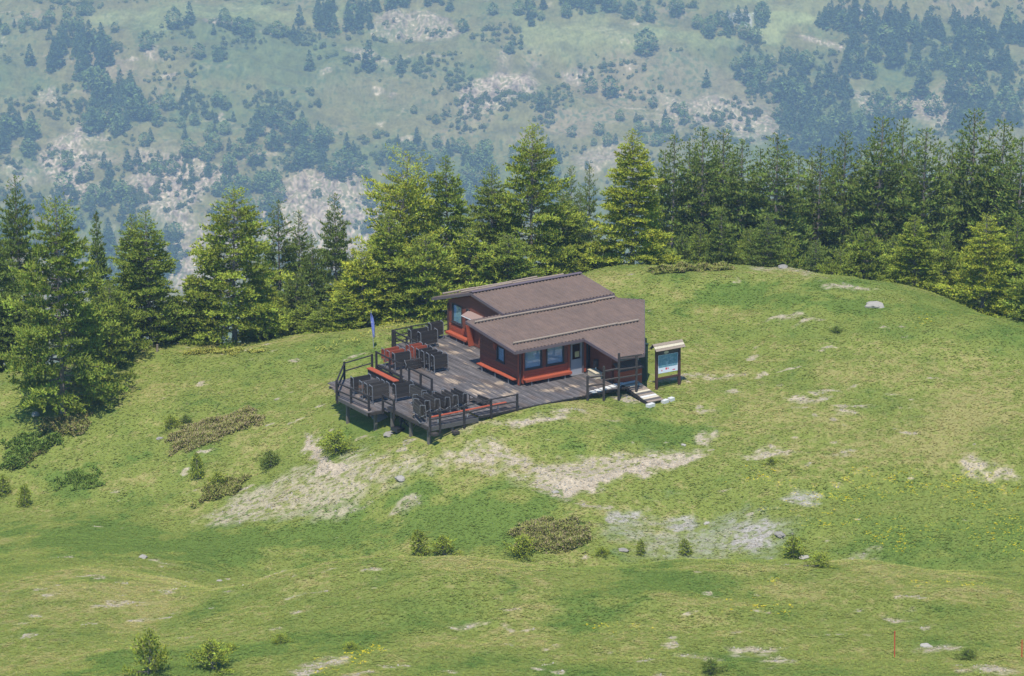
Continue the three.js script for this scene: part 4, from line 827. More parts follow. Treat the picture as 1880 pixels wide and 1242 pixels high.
// benches fixed along the walls
function wallBench(label, pos, turn, len, gapAt) {
  const o = thing('wall_bench', label, 'bench', pos, turn, 'red benches along the hut walls');
  if (gapAt) { mesh('seat', bx(gapAt - 0.02, 0.05, 0.3, gapAt / 2, 0.34, 0), M.stain, o); mesh('seat', bx(len - gapAt - 0.02, 0.05, 0.3, (len + gapAt) / 2, 0.36, 0.02), M.stain, o); } else { mesh('seat', bx(len, 0.05, 0.3, len / 2, 0.34, 0), M.stain, o); mesh('backboard', bx(len, 0.13, 0.03, len / 2, 0.29, 0.16), M.stain, o); }
  for (let k = 0; k < 3; k++) { const x = len * (0.14 + 0.36 * k); mesh('leg', merge([bx(0.05, 0.31, 0.05, x, 0.16, 0.1), bx(0.05, 0.03, 0.26, x, 0.3, -0.02), bx(0.1, 0.012, 0.1, x, 0.006, 0.1)]), M.steel, o); }
  return o;
}
wallBench('red bench under the two front windows of the hut', [0.18, -0.24, 0], 0, 3.15);
wallBench('red bench in two boards along the shaded side wall', [-0.24, 3.95, 0], -Math.PI / 2, 3.9, 1.85);
wallBench('short red bench under the large gable window at the rear', [1.68, 10.4, 0], -Math.PI / 2, 2.3);
// ---------- the terrace ----------
reseed(81);
// grey weathered boards; the feet have worn pale tracks along the front wall and across the deck (one texture over the whole deck, in metres)
const WEAR = [[-1.2, -0.9, 1.3, 0.55], [0.9, -1.5, 1.7, 0.5], [2.6, -2.0, 1.6, 0.55], [0.3, 7.5, 0.9, 0.8], [1.3, 7.45, 0.7, 0.5], [-2.6, 2.4, 0.7, 0.9], [-2.5, 0.2, 0.8, 1.0], [-2.6, 4.0, 0.6, 0.5], [-0.6, 0.9, 0.7, 0.5], [-1.8, 1.3, 0.8, 0.7], [0.2, 9.3, 0.9, 0.6], [-6.0, 0.6, 0.7, 0.5]];
const DU0 = -10, DV0 = -5, DS = 17;
const deckMap = texture(1024, 1024, (k, j) => {
  const u = DU0 + (k + 0.5) / 1024 * DS, v = DV0 + (j + 0.5) / 1024 * DS, n = fbm(u * 2.2, v * 0.35, 3, 2.2), f = fbm(u * 16, v * 1.3, 2, 4.2);
  let w = 0; for (const [a, b, ru, rv] of WEAR) w = Math.max(w, 1.15 - Math.hypot((u - a) / ru, (v - b) / rv));
  w = sstep(0.12, 0.55, w + n * 1.5 + f * 1.3 - 0.40);
  const big = 1 + 0.45 * fbm(u * 0.5, v * 0.4, 3, 7.1), g = (1 + f * 0.9 + n * 0.5 + (rnd() - 0.5) * 0.16) * big;
  const brown = sstep(0.0, 0.3, fbm(u * 1.1 + 9, v * 0.5, 2, 3.3));
  return mixc(mixc([0.118, 0.104, 0.098], [0.128, 0.098, 0.08], brown), [0.40, 0.30, 0.20], w * 0.75).map((q) => q * g);
});
const plankMats = [1, 0.8, 1.16, 0.92, 0.7, 1.06].map((b) => new THREE.MeshStandardMaterial({ color: lin(b, b, b * 1.01), map: deckMap, roughness: 0.85 }));
function plank(parent, u, w, v0, v1, top, i) {
  const g = new THREE.BoxGeometry(w, 0.04, v1 - v0), p = g.attributes.position, uv = g.attributes.uv;
  g.translate(u, top - 0.02 + Math.sin(i * 7.3) * 0.004, -(v0 + v1) / 2);
  const shift = Math.sin(i * 12.9) * 0.25;
  for (let k = 0; k < p.count; k++) uv.setXY(k, (p.getX(k) + Math.sin(i * 5.1) * 0.05 - DU0) / DS, (-p.getZ(k) + shift - DV0) / DS);
  mesh('plank', g, plankMats[i * 5 % 6], parent);
}
const deck = thing('terrace_deck', 'weathered grey plank terrace around the hut', 'deck', [0, 0, 0]);
{
  let i = 0; const pw = 0.142;
  for (let u = -4.83; u < 4.8; u += pw, i++) {
    const front = -3.5 + (u > 3.3 ? 0.0 : 0), back = u < -1.95 ? 7.75 : u < 1.9 ? 10.75 : 4.1;
    const cut = 2.2 + Math.sin(i * 3.7) * 0.02, edge = rr(-0.04, 0.04);
    if (u > 0.1) { plank(deck, u, pw - 0.022, front + edge, -0.03, 0, i); if (u < 1.9) plank(deck, u, pw - 0.022, 4.2, back, 0, i + 3); }
    else { plank(deck, u, pw - 0.022, front + edge, cut, 0, i); plank(deck, u, pw - 0.022, cut + 0.012, back + edge, 0, i + 1); }
  }
  // joists and edge beams
  for (const v of [-3.3, -1.6, 0.6, 2.2, 4.2, 6.2, 7.6]) mesh('joist', bx(9.3, 0.14, 0.08, -0.2, -0.115, -v), M.beam, deck);
  for (const v of [9.2, 10.6]) mesh('joist', bx(3.8, 0.14, 0.08, 0, -0.115, -v), M.beam, deck);
  mesh('edge_beam', bx(0.05, 0.42, 6.6, -4.93, -0.26, -4.35), M.rail, deck);
  mesh('edge_beam', bx(9.4, 0.1, 0.05, -0.1, -0.1, 3.47), M.rail, deck);
  for (const [u, v] of [[-4.7, 7.5], [-3.3, 7.5], [-1.8, 10.5], [0, 10.5], [1.7, 10.5], [-4.7, 4.4], [-2.5, -3.3], [0, -3.3], [2.5, -3.3], [4.5, -3.3]]) { const p = P(u, v, 0), y = H(p.x, p.z) - 0.2; mesh('post', bx(0.14, -0.06 - y, 0.14, u, (y - 0.06) / 2, -v), M.post, deck); }
}
const LOW = -0.45, STEP = -0.1;
const lowDeck = thing('lower_terrace', 'lower plank platform on posts at the left end of the terrace', 'deck', [0, 0, 0]);
{
  let i = 0;
  for (let u = -8.95; u < -5.0; u += 0.165, i++) { const a = u < -8.0 ? 1.55 : 1.0, b = u < -8.0 ? 4.9 + (u + 8.95) * 3.2 : u < -6.9 ? 7.6 : 7.6; plank(lowDeck, u, 0.15, a + rr(-0.03, 0.03), Math.min(7.6, b), LOW, i); }
  for (const v of [1.7, 3.4, 5.2, 7.0]) mesh('joist', bx(v > 5 ? 3.4 : 4.0, 0.14, 0.08, v > 5 ? -6.7 : -7.0, LOW - 0.115, -v), M.beam, lowDeck);
  mesh('edge_beam', bx(0.05, 0.2, 3.4, -9.06, LOW - 0.1, -3.25), M.beam, lowDeck); mesh('edge_beam', bx(0.9, 0.16, 0.05, -8.5, LOW - 0.1, -1.48), M.rail2, lowDeck);
  for (const [u, v] of [[-8.75, 4.3], [-8.35, 1.9], [-7.0, 1.4], [-7.0, 4.0], [-6.9, 7.4], [-5.3, 7.4], [-5.4, 3.0]]) { const p = P(u, v, 0), y = H(p.x, p.z) - 0.25; mesh('post', bx(0.16, LOW - 0.06 - y, 0.16, u, (y + LOW - 0.06) / 2, -v), M.post, lowDeck); }
}
const rowDeck = thing('front_platform', 'plank platform under the front row of tipped benches', 'deck', [0, 0, 0]);
{
  let i = 0;
  for (let u = -8.0; u < -4.92; u += 0.165, i++) plank(rowDeck, u, 0.15, -3.35 + rr(-0.03, 0.03), 0.95, STEP, i + 2);
  for (const v of [-3.1, -1.2, 0.8]) mesh('joist', bx(3.1, 0.14, 0.08, -6.5, STEP - 0.115, -v), M.beam, rowDeck);
  mesh('edge_beam', bx(0.05, 0.2, 4.3, -8.11, STEP - 0.1, 1.2), M.rail2, rowDeck); mesh('edge_beam', bx(3.2, 0.24, 0.05, -6.5, STEP - 0.13, 3.42), M.beam, rowDeck);
  for (const [u, v] of [[-7.9, -3.1], [-6.4, -3.1], [-5.0, -3.1], [-7.9, -1.2], [-7.9, 0.8], [-6.4, 0.8]]) { const p = P(u, v, 0), y = H(p.x, p.z) - 0.25; mesh('post', bx(0.16, STEP - 0.06 - y, 0.16, u, (y + STEP - 0.06) / 2, -v), M.post, rowDeck); }
  for (const u of [-7.95, -6.6]) mesh('footing', bx(0.34, 0.14, 0.3, u + 0.1, -0.62 - (u + 6.6) * 0.1, 3.62), M.rail2, rowDeck);
}
// railings: posts and rails between points on the deck
function railing(label, pts, opt = {}) {
  const { hh = 0.92, rails = [0.88, 0.45], below = 0.25, t = 0.1, mat = M.rail, open = [] } = opt;
  const [u0, v0, h0] = pts[0], o = thing('railing', label, 'railing', [u0, v0, h0], 0, 'dark wooden railings of the terrace');
  const L = pts.map(([u, v, h]) => [u - u0, h - h0, -(v - v0)]);
  L.forEach(([x, y, z], i) => mesh('post', bx(t, hh + below, t, x, y + (hh - below) / 2, z, 0, 0, Math.sin(i * 5 + u0) * 0.012), mat, o));
  for (let i = 0; i + 1 < L.length; i++) { if (open.includes(i)) continue; for (const r of rails) { const a = L[i], b = L[i + 1]; mesh('rail', bar([a[0], a[1] + r, a[2]], [b[0], b[1] + r - 0.01, b[2]], 0.05, 0.09), mat, o); } }
  return o;
}
railing('railing along the step with the long red bench below it', [[-4.95, 7.5, 0], [-4.95, 6.0, 0], [-4.95, 4.75, 0]], { rails: [0.86, 0.12] });
railing('short railing of three posts along the step in the middle of the terrace', [[-4.95, 3.85, 0], [-4.95, 2.6, 0], [-4.95, 1.4, 0]], { rails: [0.86, 0.1], hh: 0.88 });
railing('railing with two rails behind the lower platform', [[-5.15, 7.65, -0.25], [-6.95, 7.75, LOW]], { hh: 1.0, rails: [0.92, 0.45] });
railing('slanting railing at the outer left corner of the lower platform', [[-6.95, 7.75, LOW], [-9.05, 5.0, LOW]], { hh: 0.98, rails: [0.9, 0.42] });
railing('railing along the outer left side of the lower platform', [[-9.1, 4.85, LOW], [-8.98, 3.5, LOW], [-8.85, 1.75, LOW]], { hh: 0.92, below: 0.35, rails: [0.86, 0.42] });
railing('short railing at the inner corner between lower platform and front platform', [[-8.15, 1.4, STEP], [-8.15, 0.2, STEP]], { hh: 0.62, below: 0.55, rails: [0.56, 0.25] });
railing('long front railing with a red board behind it', [[-8.02, -3.42, STEP], [-7.4, -3.44, STEP], [-5.85, -3.46, STEP], [-4.1, -3.48, 0], [-2.4, -3.5, 0]], { hh: 0.86, below: 0.45, rails: [0.82, 0.42] });
railing('rear railing of the terrace running to the gable', [[-1.95, 10.7, 0], [-0.6, 10.8, 0], [0.6, 10.8, 0], [1.3, 10.85, 0], [2.6, 11.3, 0]], { rails: [0.88, 0.5, 0.15] });
railing('low railing between the rear benches and the red benches', [[-1.95, 10.45, 0], [-1.95, 9.1, 0], [-1.95, 7.8, 0]], { rails: [0.86, 0.5] });
{ const o = thing('rail_bench', 'narrow red bench board behind the long front railing', 'bench', [-7.8, -3.0, STEP]); mesh('seat', bar([0, 0.42, 0.05], [4.9, 0.46, 0.15], 0.04, 0.16), M.stain, o); for (const x of [0.5, 2.4, 4.4]) mesh('leg', bx(0.05, 0.42, 0.05, x, 0.22, 0.08), M.galv, o); }
{ const o = thing('step_bench', 'long red bench below the step on the lower platform', 'bench', [-5.4, 7.55, LOW], -Math.PI / 2); mesh('seat', bx(3.05, 0.05, 0.36, 1.5, 0.42, 0), M.stain, o); mesh('side_board', bx(3.0, 0.32, 0.03, 1.5, 0.22, 0.1), M.rail, o); for (const x of [0.3, 1.5, 2.7]) mesh('leg', bx(0.07, 0.4, 0.2, x, 0.2, 0), M.rail, o); }

// ---------- tipped benches ----------
// two plank panels on bent steel frames; x across the bench, z towards its front
const benchMats = { dark: [wood([0.045, 0.036, 0.031]), wood([0.035, 0.028, 0.025])], grey: [wood([0.085, 0.069, 0.056]), wood([0.07, 0.057, 0.047])], red: [wood([0.46, 0.095, 0.04], 0.7), wood([0.40, 0.082, 0.036], 0.7)], brown: [wood([0.30, 0.16, 0.10]), wood([0.12, 0.105, 0.095])] };
const tube = 0.03;
const frameGeo = (W) => { const list = []; const path = [[0.0, 1.08, -0.18], [0.0, 1.02, 0.12], [0.0, 0.06, 0.18], [0.0, 0.03, -0.22]]; for (let i = 0; i < 3; i++) list.push(bar(path[i], path[i + 1], tube)); list.push(bar([0, 0.48, 0.13], [0, 0.40, -0.14], tube)); list.push(bar([0, 1.08, -0.18], [0, 0.36, -0.2], tube)); return merge(list); };
const benchParts = {};
function tippedBench(label, [u, v, h], turn, mat, group, W = 1.1) {
  const o = thing('tipped_bench', label, 'bench', [u, v, h], turn, group), key = W.toFixed(2);
  const B = benchParts[key] ??= { frame: frameGeo(W), slats: [0, 1, 2, 3].map((k) => bx(W, 0.188, 0.028, 0, 0.34 + k * 0.2, 0.045 - k * 0.006)), seat: [0, 1, 2].map((k) => bx(W, 0.178, 0.028, 0, 0.52 + k * 0.19, -0.20 + k * 0.012)), foot: bx(W - 0.1, 0.035, 0.035, 0, 0.04, -0.2) };
  B.slats.forEach((g, k) => mesh('slat', g, benchMats[mat][k % 2], o)); B.seat.forEach((g, k) => mesh('slat', g, benchMats[mat][(k + 1) % 2], o));
  for (const s of [-1, 1]) { const f = mesh('frame', B.frame, M.steel, o); f.position.x = s * (W / 2 - 0.03); }
  mesh('cross_tube', B.foot, M.steel, o);
  return o;
}
const gU = 'benches tipped up on the upper terrace', gL = 'benches tipped up on the lower platform', gR = 'front row of tipped benches';
['frontmost dark bench of the long stack on the upper terrace', 'second dark bench of the long stack on the upper terrace', 'third dark bench of the long stack on the upper terrace', 'fourth dark bench of the long stack, next to the red ones', 'front red bench of the pair behind the long dark stack', 'rearmost red bench behind the long dark stack'].forEach((l, k) => tippedBench(l, [-2.45 + k * -0.02, 4.6 + k * 0.52, 0], Math.sin(k * 3) * 0.04, k < 4 ? 'dark' : 'red', gU, 0.98));
['dark bench in front of the two red benches by the step railing', 'middle red bench of the stack by the step railing', 'rearmost red bench in the corner above the red step bench'].forEach((l, k) => tippedBench(l, [-4.05 - k * 0.02, 6.2 + k * 0.55, 0], 0.03 * k, k ? 'red' : 'dark', gU, 1.1));
{ // a bench folded down low beside the step railing
  const o = thing('folded_bench', 'low dark bench folded down beside the stacked benches', 'bench', [-3.35, 5.9, 0], 0.02);
  for (let k = 0; k < 3; k++) mesh('slat', bx(1.2, 0.13, 0.028, 0, 0.16 + k * 0.145, 0.1 - k * 0.01), benchMats.dark[k % 2], o);
  mesh('slat', bx(1.2, 0.028, 0.24, 0, 0.545, -0.07), benchMats.dark[1], o);
  for (const s of [-1, 1]) mesh('frame', merge([bar([s * 0.55, 0.02, 0.16], [s * 0.62, 0.62, -0.12], tube), bar([s * 0.55, 0.02, -0.2], [s * 0.55, 0.5, 0.06], tube)]), M.steel, o);
}
tippedBench('front bench of the two dark ones by the rear railing', [-0.55, 9.0, 0], 0.05, 'dark', gU, 1.25); tippedBench('rear bench of the two dark ones by the rear railing', [-0.75, 9.75, 0], 0.02, 'dark', gU, 1.25);
tippedBench('dark bench turned sideways against the rear railing', [0.75, 10.2, 0], 0.0, 'dark', gU, 0.9);
['frontmost grey bench of the stack on the lower platform', 'second grey bench of the stack on the lower platform', 'bench with a brown top in the stack on the lower platform', 'rearmost bench of the stack on the lower platform'].forEach((l, k) => tippedBench(l, [-7.5 - k * 0.03, 2.85 + k * 0.5 + (k === 3 ? 0.4 : 0), LOW], 0.05 - k * 0.02, k === 2 ? 'brown' : k === 3 ? 'dark' : 'grey', gL, 1.2));
tippedBench('single dark bench standing apart on the lower platform', [-6.25, 2.35, LOW], 0.0, 'dark', gL, 1.2);
['first bench of the front row, nearest the hut', 'second bench of the front row counted from the hut', 'third bench of the front row counted from the hut', 'fourth bench of the front row counted from the hut', 'fifth bench of the front row counted from the hut'].forEach((l, k) => tippedBench(l, [-4.9 - k * 0.61, -1.5 + Math.sin(k * 2) * 0.05, STEP], Math.PI / 2 + 0.04 * Math.sin(k * 4), k % 2 ? 'grey' : 'dark', gR, 1.35));
tippedBench('bench at the outer end of the front row beside the two pale props', [-7.85, -2.1, STEP], Math.PI / 2 - 0.25, 'grey', gR, 1.3);
tippedBench('bench behind the front row close to the step', [-6.55, 0.2, STEP], Math.PI / 2 + 0.03, 'grey', gR, 1.3);
{ // a bench fallen over at the hut end of the row
  const o = thing('fallen_bench', 'dark bench lying on its back at the hut end of the front row', 'bench', [-3.7, -1.7, 0], Math.PI / 2 + 0.1);
  for (let k = 0; k < 3; k++) mesh('slat', bx(1.3, 0.03, 0.15, 0, 0.2 - k * 0.02, -0.2 + k * 0.17), benchMats.dark[k % 2], o);
  for (let k = 0; k < 2; k++) mesh('slat', bx(1.3, 0.15, 0.03, 0, 0.1 + k * 0.16, 0.32 + k * 0.02), benchMats.dark[k % 2], o);
  for (const s of [-1, 1]) mesh('frame', merge([bar([s * 0.6, 0.05, 0.3], [s * 0.6, 0.62, -0.55], 0.04), bar([s * 0.6, 0.02, -0.25], [s * 0.6, 0.42, -0.28], 0.04), bar([s * 0.6, 0.02, -0.25], [s * 0.6, 0.05, 0.3], 0.04)]), M.rail, o);
}
[[747, 781, 760, 761, 'pale prop leaning on the end bench, nearer the lower platform'], [760, 784, 774, 763, 'pale prop leaning on the end bench, nearer the front railing']].forEach(([px, py, tx, ty, label]) => { const g = G(px, py), [x, z] = onLevel(tx, ty, 0.2), o = thing('prop_pole', label, 'pole', [0, 0, 0], 0, 'pale props of the end bench'); o.position.copy(g); o.rotation.y = 0; mesh('pole', bar([0, -0.05, 0], [x - g.x, 0.2 - g.y, z - g.z], 0.055), M.log, o); });
{ const p = G(735, 790), o = thing('broken_stool', 'black metal stool tipped over in the grass below the front platform', 'stool', [0, 0, 0]); o.position.copy(p); mesh('seat', bx(0.62, 0.2, 0.5, -0.25, 0.12, 0.1, 0.1, 0.3, -0.15), M.black, o); mesh('leg', merge([bar([0, 0.15, 0], [0.35, 0.75, -0.3], 0.05), bar([0.05, 0.7, -0.1], [0.55, 0.05, 0.1], 0.05), bar([-0.2, 0.7, -0.2], [0.35, 0.72, -0.3], 0.05)]), M.black, o); }
{ const g = G(700, 772), o = thing('stored_sheet', 'stack of blue grey curved sheets stored under the lower platform', 'sheet', [0, 0, 0]); o.position.copy(g); o.position.y += 0.02; for (let k = 0; k < 4; k++) mesh('sheet', bx(0.9, 0.02, 0.2, 0, 0.06 + k * 0.07, -0.25 * k, 0.5, 0.3, 0), M.galv, o); }

// ---------- walkway and ramp beside the right wing ----------
{
  const o = thing('walkway', 'pale slatted walkway from the terrace to the ramp', 'walkway', [2.7, -3.3, 0]);
  for (let k = 0; k < 7; k++) mesh('slat', bx(0.26, 0.04, 0.42, 0.1 + k * 0.37, 0.03, 0.05 - k * 0.07), M.concrete, o);
  mesh('beam', bx(2.6, 0.12, 0.06, 1.2, -0.06, 0.2), M.rail, o); mesh('beam', bx(2.6, 0.12, 0.06, 1.2, -0.06, -0.4), M.rail, o);
  const r = thing('ramp', 'weathered plank ramp leading down to the grass by the information board', 'ramp', [5.05, -3.0, 0.02]);
  for (let k = 0; k < 13; k++) mesh('plank', bx(1.05, 0.04, 0.19, 0.5, -0.0 - k * 0.034, k * 0.205, 0.165), k === 0 || k === 9 ? M.concrete : [M.log, M.beam, M.cream, M.log][k * 3 % 4], r);
  for (const s of [0.02, 0.98]) mesh('beam', bar([s, -0.1, -0.1], [s, -0.56, 2.65], 0.1, 0.16), M.rail, r);
  [['pale concrete block under the near corner of the ramp', 5.05, -5.75, 0.5], ['pale concrete block under the far corner of the ramp', 6.15, -5.6, 0.4], ['small pale block in the grass beside the ramp foot', 6.65, -5.5, 0.34]].forEach(([l, u, v, w]) => { const p = P(u, v, 0), b = thing('concrete_block', l, 'block', [u, v, H(p.x, p.z) - 0.05], 0.2, 'pale blocks at the ramp foot'); mesh('block', bx(w, 0.26, 0.26, 0, 0.1, 0), M.concrete, b); });
  const gl = (u, v) => { const p = P(u, v, 0); return H(p.x, p.z); };
  const f = thing('ramp_railing', 'tall rough post-and-rail railing in front of the walkway', 'railing', [0, 0, 0]);
  const ps = [[2.2, -3.65, 1.15], [3.1, -3.95, 1.65], [3.98, -4.15, 2.32], [5.15, -4.2, 2.02]];
  ps.forEach(([u, v, t]) => { const y = gl(u, v) - 0.2; mesh('post', bx(0.1, t - y, 0.1, u, (t + y) / 2, -v), M.rail2, f); });
  for (const [a, b, hs] of [[0, 1, [[1.05, 1.1], [0.55, 0.62]]], [1, 2, [[1.35, 1.42], [0.82, 0.88]]], [2, 3, [[2.05, 2.0], [1.35, 1.3], [0.86, 0.84]]]]) for (const [h1, h2] of hs) mesh('rail', bar([ps[a][0], h1, -ps[a][1]], [ps[b][0] + (b === 3 ? 0.35 : 0), h2, -ps[b][1] + 0.0], 0.06, 0.1), M.rail2, f);
  // storage box with a sheet-metal lid
  const s = thing('storage_box', 'red storage box with a brown corrugated lid beside the walkway', 'box', [4.95, -2.2, 0]);
  mesh('body', bx(1.55, 1.0, 0.55, 0.8, 0.2, 0.32), M.stain, s);
  { const pos = []; for (let k = 0; k < 14; k++) { const x0 = -0.05 + k * 0.122, x1 = x0 + 0.07, x2 = x0 + 0.122; for (const [a, b, ha, hb] of [[x0, x1, 0, 0.03], [x1, x2, 0.03, 0]]) { const t = (x, z, h) => [x, 1.02 - z * 0.42 + h, z]; pos.push(...t(a, 0.0, ha), ...t(a, 0.75, ha), ...t(b, 0.75, hb), ...t(a, 0.0, ha), ...t(b, 0.75, hb), ...t(b, 0.0, hb)); } } mesh('lid', soup(pos), M.roof, s); }
  mesh('round_plate', new THREE.CylinderGeometry(0.05, 0.05, 0.03, 12).rotateX(Math.PI / 2).translate(0.95, 1.25, 0.02), M.white, s);
  const c = thing('cream_chest', 'low cream wooden chest on the terrace beside the door', 'chest', [4.25, -0.95, 0], -0.1); mesh('body', bx(0.42, 0.3, 0.95, 0.28, 0.16, 0.0), M.cream, c); mesh('lid', bx(0.46, 0.04, 1.0, 0.28, 0.335, 0), M.cream, c);
  const w = thing('ash_bin', 'dark round bin on a pale post beside the door', 'bin', [4.72, -0.75, 0]); mesh('bin', new THREE.CylinderGeometry(0.15, 0.13, 0.4, 14).translate(0, 0.72, 0), M.frame, w); mesh('post', bar([0, 0, 0.02], [0, 0.55, 0.02], 0.05), M.white, w); mesh('foot', bx(0.24, 0.03, 0.24, 0, 0.015, 0), M.frame, w);
  const gc = thing('green_cabinet', 'tall dark green cabinet against the far corner of the hut', 'cabinet', [6.8, -2.0, gl(7, -1.7) - 0.05]); mesh('body', bx(0.66, 2.2, 0.7, 0.36, 1.1, -0.36), M.green, gc); mesh('door', bx(0.56, 2.0, 0.02, 0.36, 1.12, 0.0), M.green, gc); mesh('top', bx(0.72, 0.05, 0.76, 0.36, 2.225, -0.36), M.green, gc);
}
// ---------- information board ----------
{
  const g0 = P(7.05, -3.47, 0), y0 = H(g0.x, g0.z);
  const o = thing('information_board', 'wooden information board with a small pitched roof and a map', 'sign', [7.05, -3.47, y0], -0.03);
  const lean = 0.02, top = 2.35;
  mesh('post', bx(0.13, top + 0.2, 0.13, 0, top / 2 - 0.1, 0, 0, 0, 0.012), M.stainDark, o); mesh('post', bx(0.13, top + 0.2, 0.13, 1.55, top / 2 - 0.02, 0, 0, 0, 0.012), M.stainDark, o);
  mesh('cross_rail', bx(1.42, 0.12, 0.06, 0.78, 0.62, 0), M.stainDark, o); mesh('header', bx(1.42, 0.22, 0.08, 0.78, 2.18, 0), M.frame, o);
  mesh('back_panel', bx(1.40, 1.2, 0.03, 0.78, 1.5, -0.02), M.frame, o);
  const cv = document.createElement('canvas'); cv.width = 512; cv.height = 400; const x = cv.getContext('2d');
  x.fillStyle = '#dfe3ea'; x.fillRect(0, 0, 512, 400); x.fillStyle = '#5f8ba0'; x.fillRect(10, 8, 492, 272);
  reseed(17);
  for (let k = 0; k < 260; k++) { x.fillStyle = ['#6f9aa8', '#4f7f97', '#7fa6a8', '#587f88', '#89a9b4'][k % 5]; x.globalAlpha = 0.5; x.beginPath(); x.ellipse(10 + rnd() * 492, 8 + rnd() * 272, 6 + rnd() * 34, 4 + rnd() * 16, rnd() * 3, 0, 6.3); x.fill(); }
  x.globalAlpha = 1; x.fillStyle = '#dfe3ea'; x.fillRect(0, 280, 512, 120); x.fillRect(0, 0, 10, 400); x.fillRect(502, 0, 10, 400);
  x.fillStyle = '#8fb0bc'; x.beginPath(); x.moveTo(190, 160); x.lineTo(270, 150); x.lineTo(255, 235); x.lineTo(205, 220); x.fill();
  x.strokeStyle = '#e8d9d0'; x.lineWidth = 2; for (let k = 0; k < 7; k++) { x.beginPath(); x.moveTo(20 + rnd() * 470, 20 + rnd() * 240); for (let q = 0; q < 5; q++) x.lineTo(20 + rnd() * 470, 20 + rnd() * 240); x.globalAlpha = 0.35; x.stroke(); } x.globalAlpha = 1;
  x.fillStyle = '#d8465a'; x.fillRect(190, 292, 46, 46); x.fillStyle = '#e0707c'; x.fillRect(250, 300, 26, 34); x.fillRect(76, 338, 44, 16); x.fillStyle = '#d04a6a'; x.fillRect(372, 352, 74, 22); x.fillStyle = '#b9402e'; x.fillRect(88, 330, 14, 30);
  const t = new THREE.CanvasTexture(cv); t.colorSpace = THREE.SRGBColorSpace;
  const pg = new THREE.BoxGeometry(1.34, 1.08, 0.012); pg.translate(0.78, 1.46, 0.005);
  mesh('map_sheet', pg, new THREE.MeshStandardMaterial({ map: t, roughness: 0.6 }), o);
  mesh('badge', new THREE.CylinderGeometry(0.16, 0.16, 0.02, 20).scale(1, 1, 0.55).rotateX(Math.PI / 2).translate(0.62, 2.14, 0.05), M.cream, o);
  const rf = new THREE.Group(); rf.name = 'pitched_roof'; o.add(rf);
  for (let k = 0; k < 3; k++) { mesh('roof_board', bx(2.0, 0.03, 0.155, 0.72, 2.66 - k * 0.115, 0.07 + k * 0.125, 0.75), [M.log, M.cream, M.log][k], rf); mesh('roof_board', bx(2.0, 0.03, 0.155, 0.72, 2.66 - k * 0.115, -0.07 - k * 0.125, -0.75), M.log, rf); }
  for (const xx of [-0.18, 1.62]) mesh('gable_brace', merge([bar([xx, 2.62, 0], [xx, 2.34, 0.33], 0.05), bar([xx, 2.62, 0], [xx, 2.34, -0.33], 0.05)]), M.frame, rf);
}
// ---------- flag, stakes, stones ----------
{
  const b = G(686, 640), o = thing('beach_flag', 'furled blue flag on a thin pole in the grass behind the terrace', 'flag', [0, 0, 0]); o.position.copy(b); o.rotation.y = 0;
  const tip = atDist(681, 570, EYE.z - b.z), h = tip.y - b.y, dx = tip.x - b.x;
  mesh('pole', bar([0, -0.1, 0], [dx, h, 0], 0.035, 0.045, true), M.galv, o);
  const pos = [], n = 14, m = 8, at = (i, j) => { const t = i / n, w = 0.03 + 0.15 * Math.sin(Math.PI * Math.pow(t, 0.8)) ** 0.8, a = j / m, y = h * (0.97 - t * 0.66), cx = dx * (y / h); return [cx + (a - 0.35) * w * 1.15 + t * 0.05, y - a * 0.12, 0.05 + 0.07 * Math.sin(a * 9 + t * 3)]; };
  for (let i = 0; i < n; i++) for (let j = 0; j < m; j++) { const A = at(i, j), B = at(i, j + 1), C = at(i + 1, j), D = at(i + 1, j + 1); pos.push(...A, ...C, ...B, ...B, ...C, ...D); }
  mesh('cloth', soup(pos), std([0.27, 0.33, 0.75], 0.8, { side: THREE.DoubleSide }), o);
  const w = []; for (const [i, j] of [[5, 1], [10, 3], [11, 4]]) { const A = at(i, j), B = at(i, j + 2), C = at(i + 1, j), D = at(i + 1, j + 2); for (const q of [A, B, C, D]) q[2] += 0.02; w.push(...A, ...C, ...B, ...B, ...C, ...D); }
  mesh('print', soup(w), std([0.8, 0.82, 0.9], 0.8, { side: THREE.DoubleSide }), o);
}
[[1643, 1208, 1162, 'thin red marker pole in the foreground grass, lower right'], [1877, 1208, 1178, 'thin red marker pole at the right edge of the foreground']].forEach(([px, foot, top, label]) => { const b = G(px, foot), t = atDist(px - 1, top, EYE.z - b.z), o = thing('marker_pole', label, 'pole', [0, 0, 0], 0, 'red marker poles'); o.position.copy(b); o.rotation.y = 0; mesh('pole', bar([0, -0.1, 0], [-0.03, t.y - b.y, 0], 0.045, 0.045, true), std([0.62, 0.07, 0.04], 0.5), o); mesh('tip', bar([-0.03, t.y - b.y, 0], [-0.03, t.y - b.y + 0.06, 0], 0.05, 0.05, true), std([0.5, 0.05, 0.04], 0.5), o); });
{ const b = G(288, 646), o = thing('wooden_stake', 'short pale stake in front of the paired larches', 'stake', [0, 0, 0]); o.position.copy(b); mesh('stake', bar([0, -0.1, 0], [0.02, 0.42, 0], 0.1, 0.09), M.log, o); mesh('cap', bx(0.12, 0.03, 0.11, 0.02, 0.43, 0), M.log, o); }
const stoneMat = [std([0.33, 0.30, 0.25], 0.95), std([0.27, 0.245, 0.205], 0.95), std([0.38, 0.345, 0.285], 0.95)];
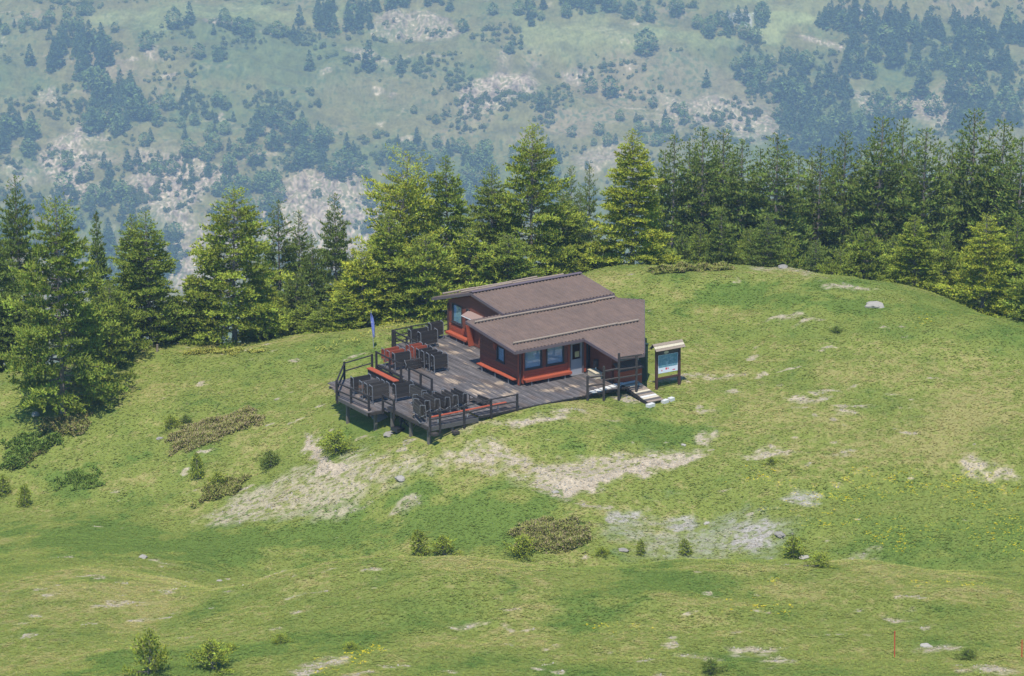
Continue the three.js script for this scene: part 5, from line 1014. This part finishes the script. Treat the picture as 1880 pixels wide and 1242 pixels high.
function stoneGeo(seed) { const g = new THREE.IcosahedronGeometry(1, 3), p = g.attributes.position; for (let i = 0; i < p.count; i++) { const v = new THREE.Vector3().fromBufferAttribute(p, i), f = 1 + 0.35 * perlin.noise(v.x * 1.3 + seed, v.y * 1.3, v.z * 1.3) + 0.12 * perlin.noise(v.x * 4 + seed, v.y * 4, v.z * 4); p.setXYZ(i, v.x * f, v.y * f * 0.6, v.z * f); } g.computeVertexNormals(); return g; }
const STONES = [stoneGeo(1), stoneGeo(5), stoneGeo(9)];
[[1606, 563, 0.42, 'large pale boulder on the upper right meadow'], [713, 799, 0.28, 'pale stone in the grass below the front platform'], [1700, 1188, 0.2, 'stone in the grass beside the red marker pole'], [402, 1068, 0.13, 'single small stone on the dry foreground meadow'], [1432, 983, 0.25, 'stone at the right rim of the grey scree'], [1478, 1025, 0.2, 'stone beside the pointed young tree at the scree'], [262, 1025, 0.22, 'stone on the bare spot of the near left slope'], [1145, 1012, 0.2, 'pale stone at the lower left of the grey scree'], [1298, 962, 0.14, 'pale stone in the upper middle of the grey scree'], [735, 880, 0.25, 'pale stone at the upper end of the scree slope'], [293, 806, 0.16, 'white stone beside the large juniper'], [65, 762, 0.25, 'pale stone under the broad left larch'], [1400, 485, 0.25, 'pale stone on top of the knoll'], [1438, 492, 0.3, 'flat grey stone on top of the knoll'], [1255, 818, 0.12, 'small pale stone above the gravel patch'], [1020, 905, 0.15, 'small stone at the lower end of the gravel patch']].forEach(([px, py, s, label], i) => { const g = G(px, py), o = mesh('stone', STONES[i % 3], stoneMat[i % 3]); o.position.set(g.x, g.y + s * 0.12, g.z); o.scale.set(s * 1.4, s * 0.9, s); o.rotation.y = i * 1.3; tag(o, label, 'stone', 'stones on the meadow'); });
{ // gravel strewn over the bare soil
  reseed(91); const list = [];
  let tries = 0; while (list.length < 5200 && tries++ < 400000) { const d = rr(130, 206), z = EYE.z - d, x = EYE.x + rr(-1, 1) * d * 0.155; const s = groundAt(x, z, false)[1]; if (rnd() < s * s && !covered(x, z)) list.push([x, z]); }
  const im = new THREE.InstancedMesh(new THREE.IcosahedronGeometry(1, 0), stoneMat[2], list.length), m = new THREE.Matrix4(), q = new THREE.Quaternion(), c = new THREE.Color();
  list.forEach(([x, z], i) => { const s = 0.015 + 0.05 * Math.pow(rnd(), 3); q.setFromEuler(new THREE.Euler(rr(0, 6), rr(0, 6), rr(0, 6))); m.compose(new THREE.Vector3(x, H(x, z), z), q, new THREE.Vector3(s * 1.3, s * 0.7, s)); im.setMatrixAt(i, m); const b = rr(0.6, 1.15); im.setColorAt(i, c.setRGB(b, b * 0.97, b * 0.93)); });
  im.name = 'gravel'; im.castShadow = im.receiveShadow = true; tag(im, 'small stones scattered on the bare soil patches', 'gravel', null, 'stuff'); scene.add(im);
}
renderer.render(scene, camera);
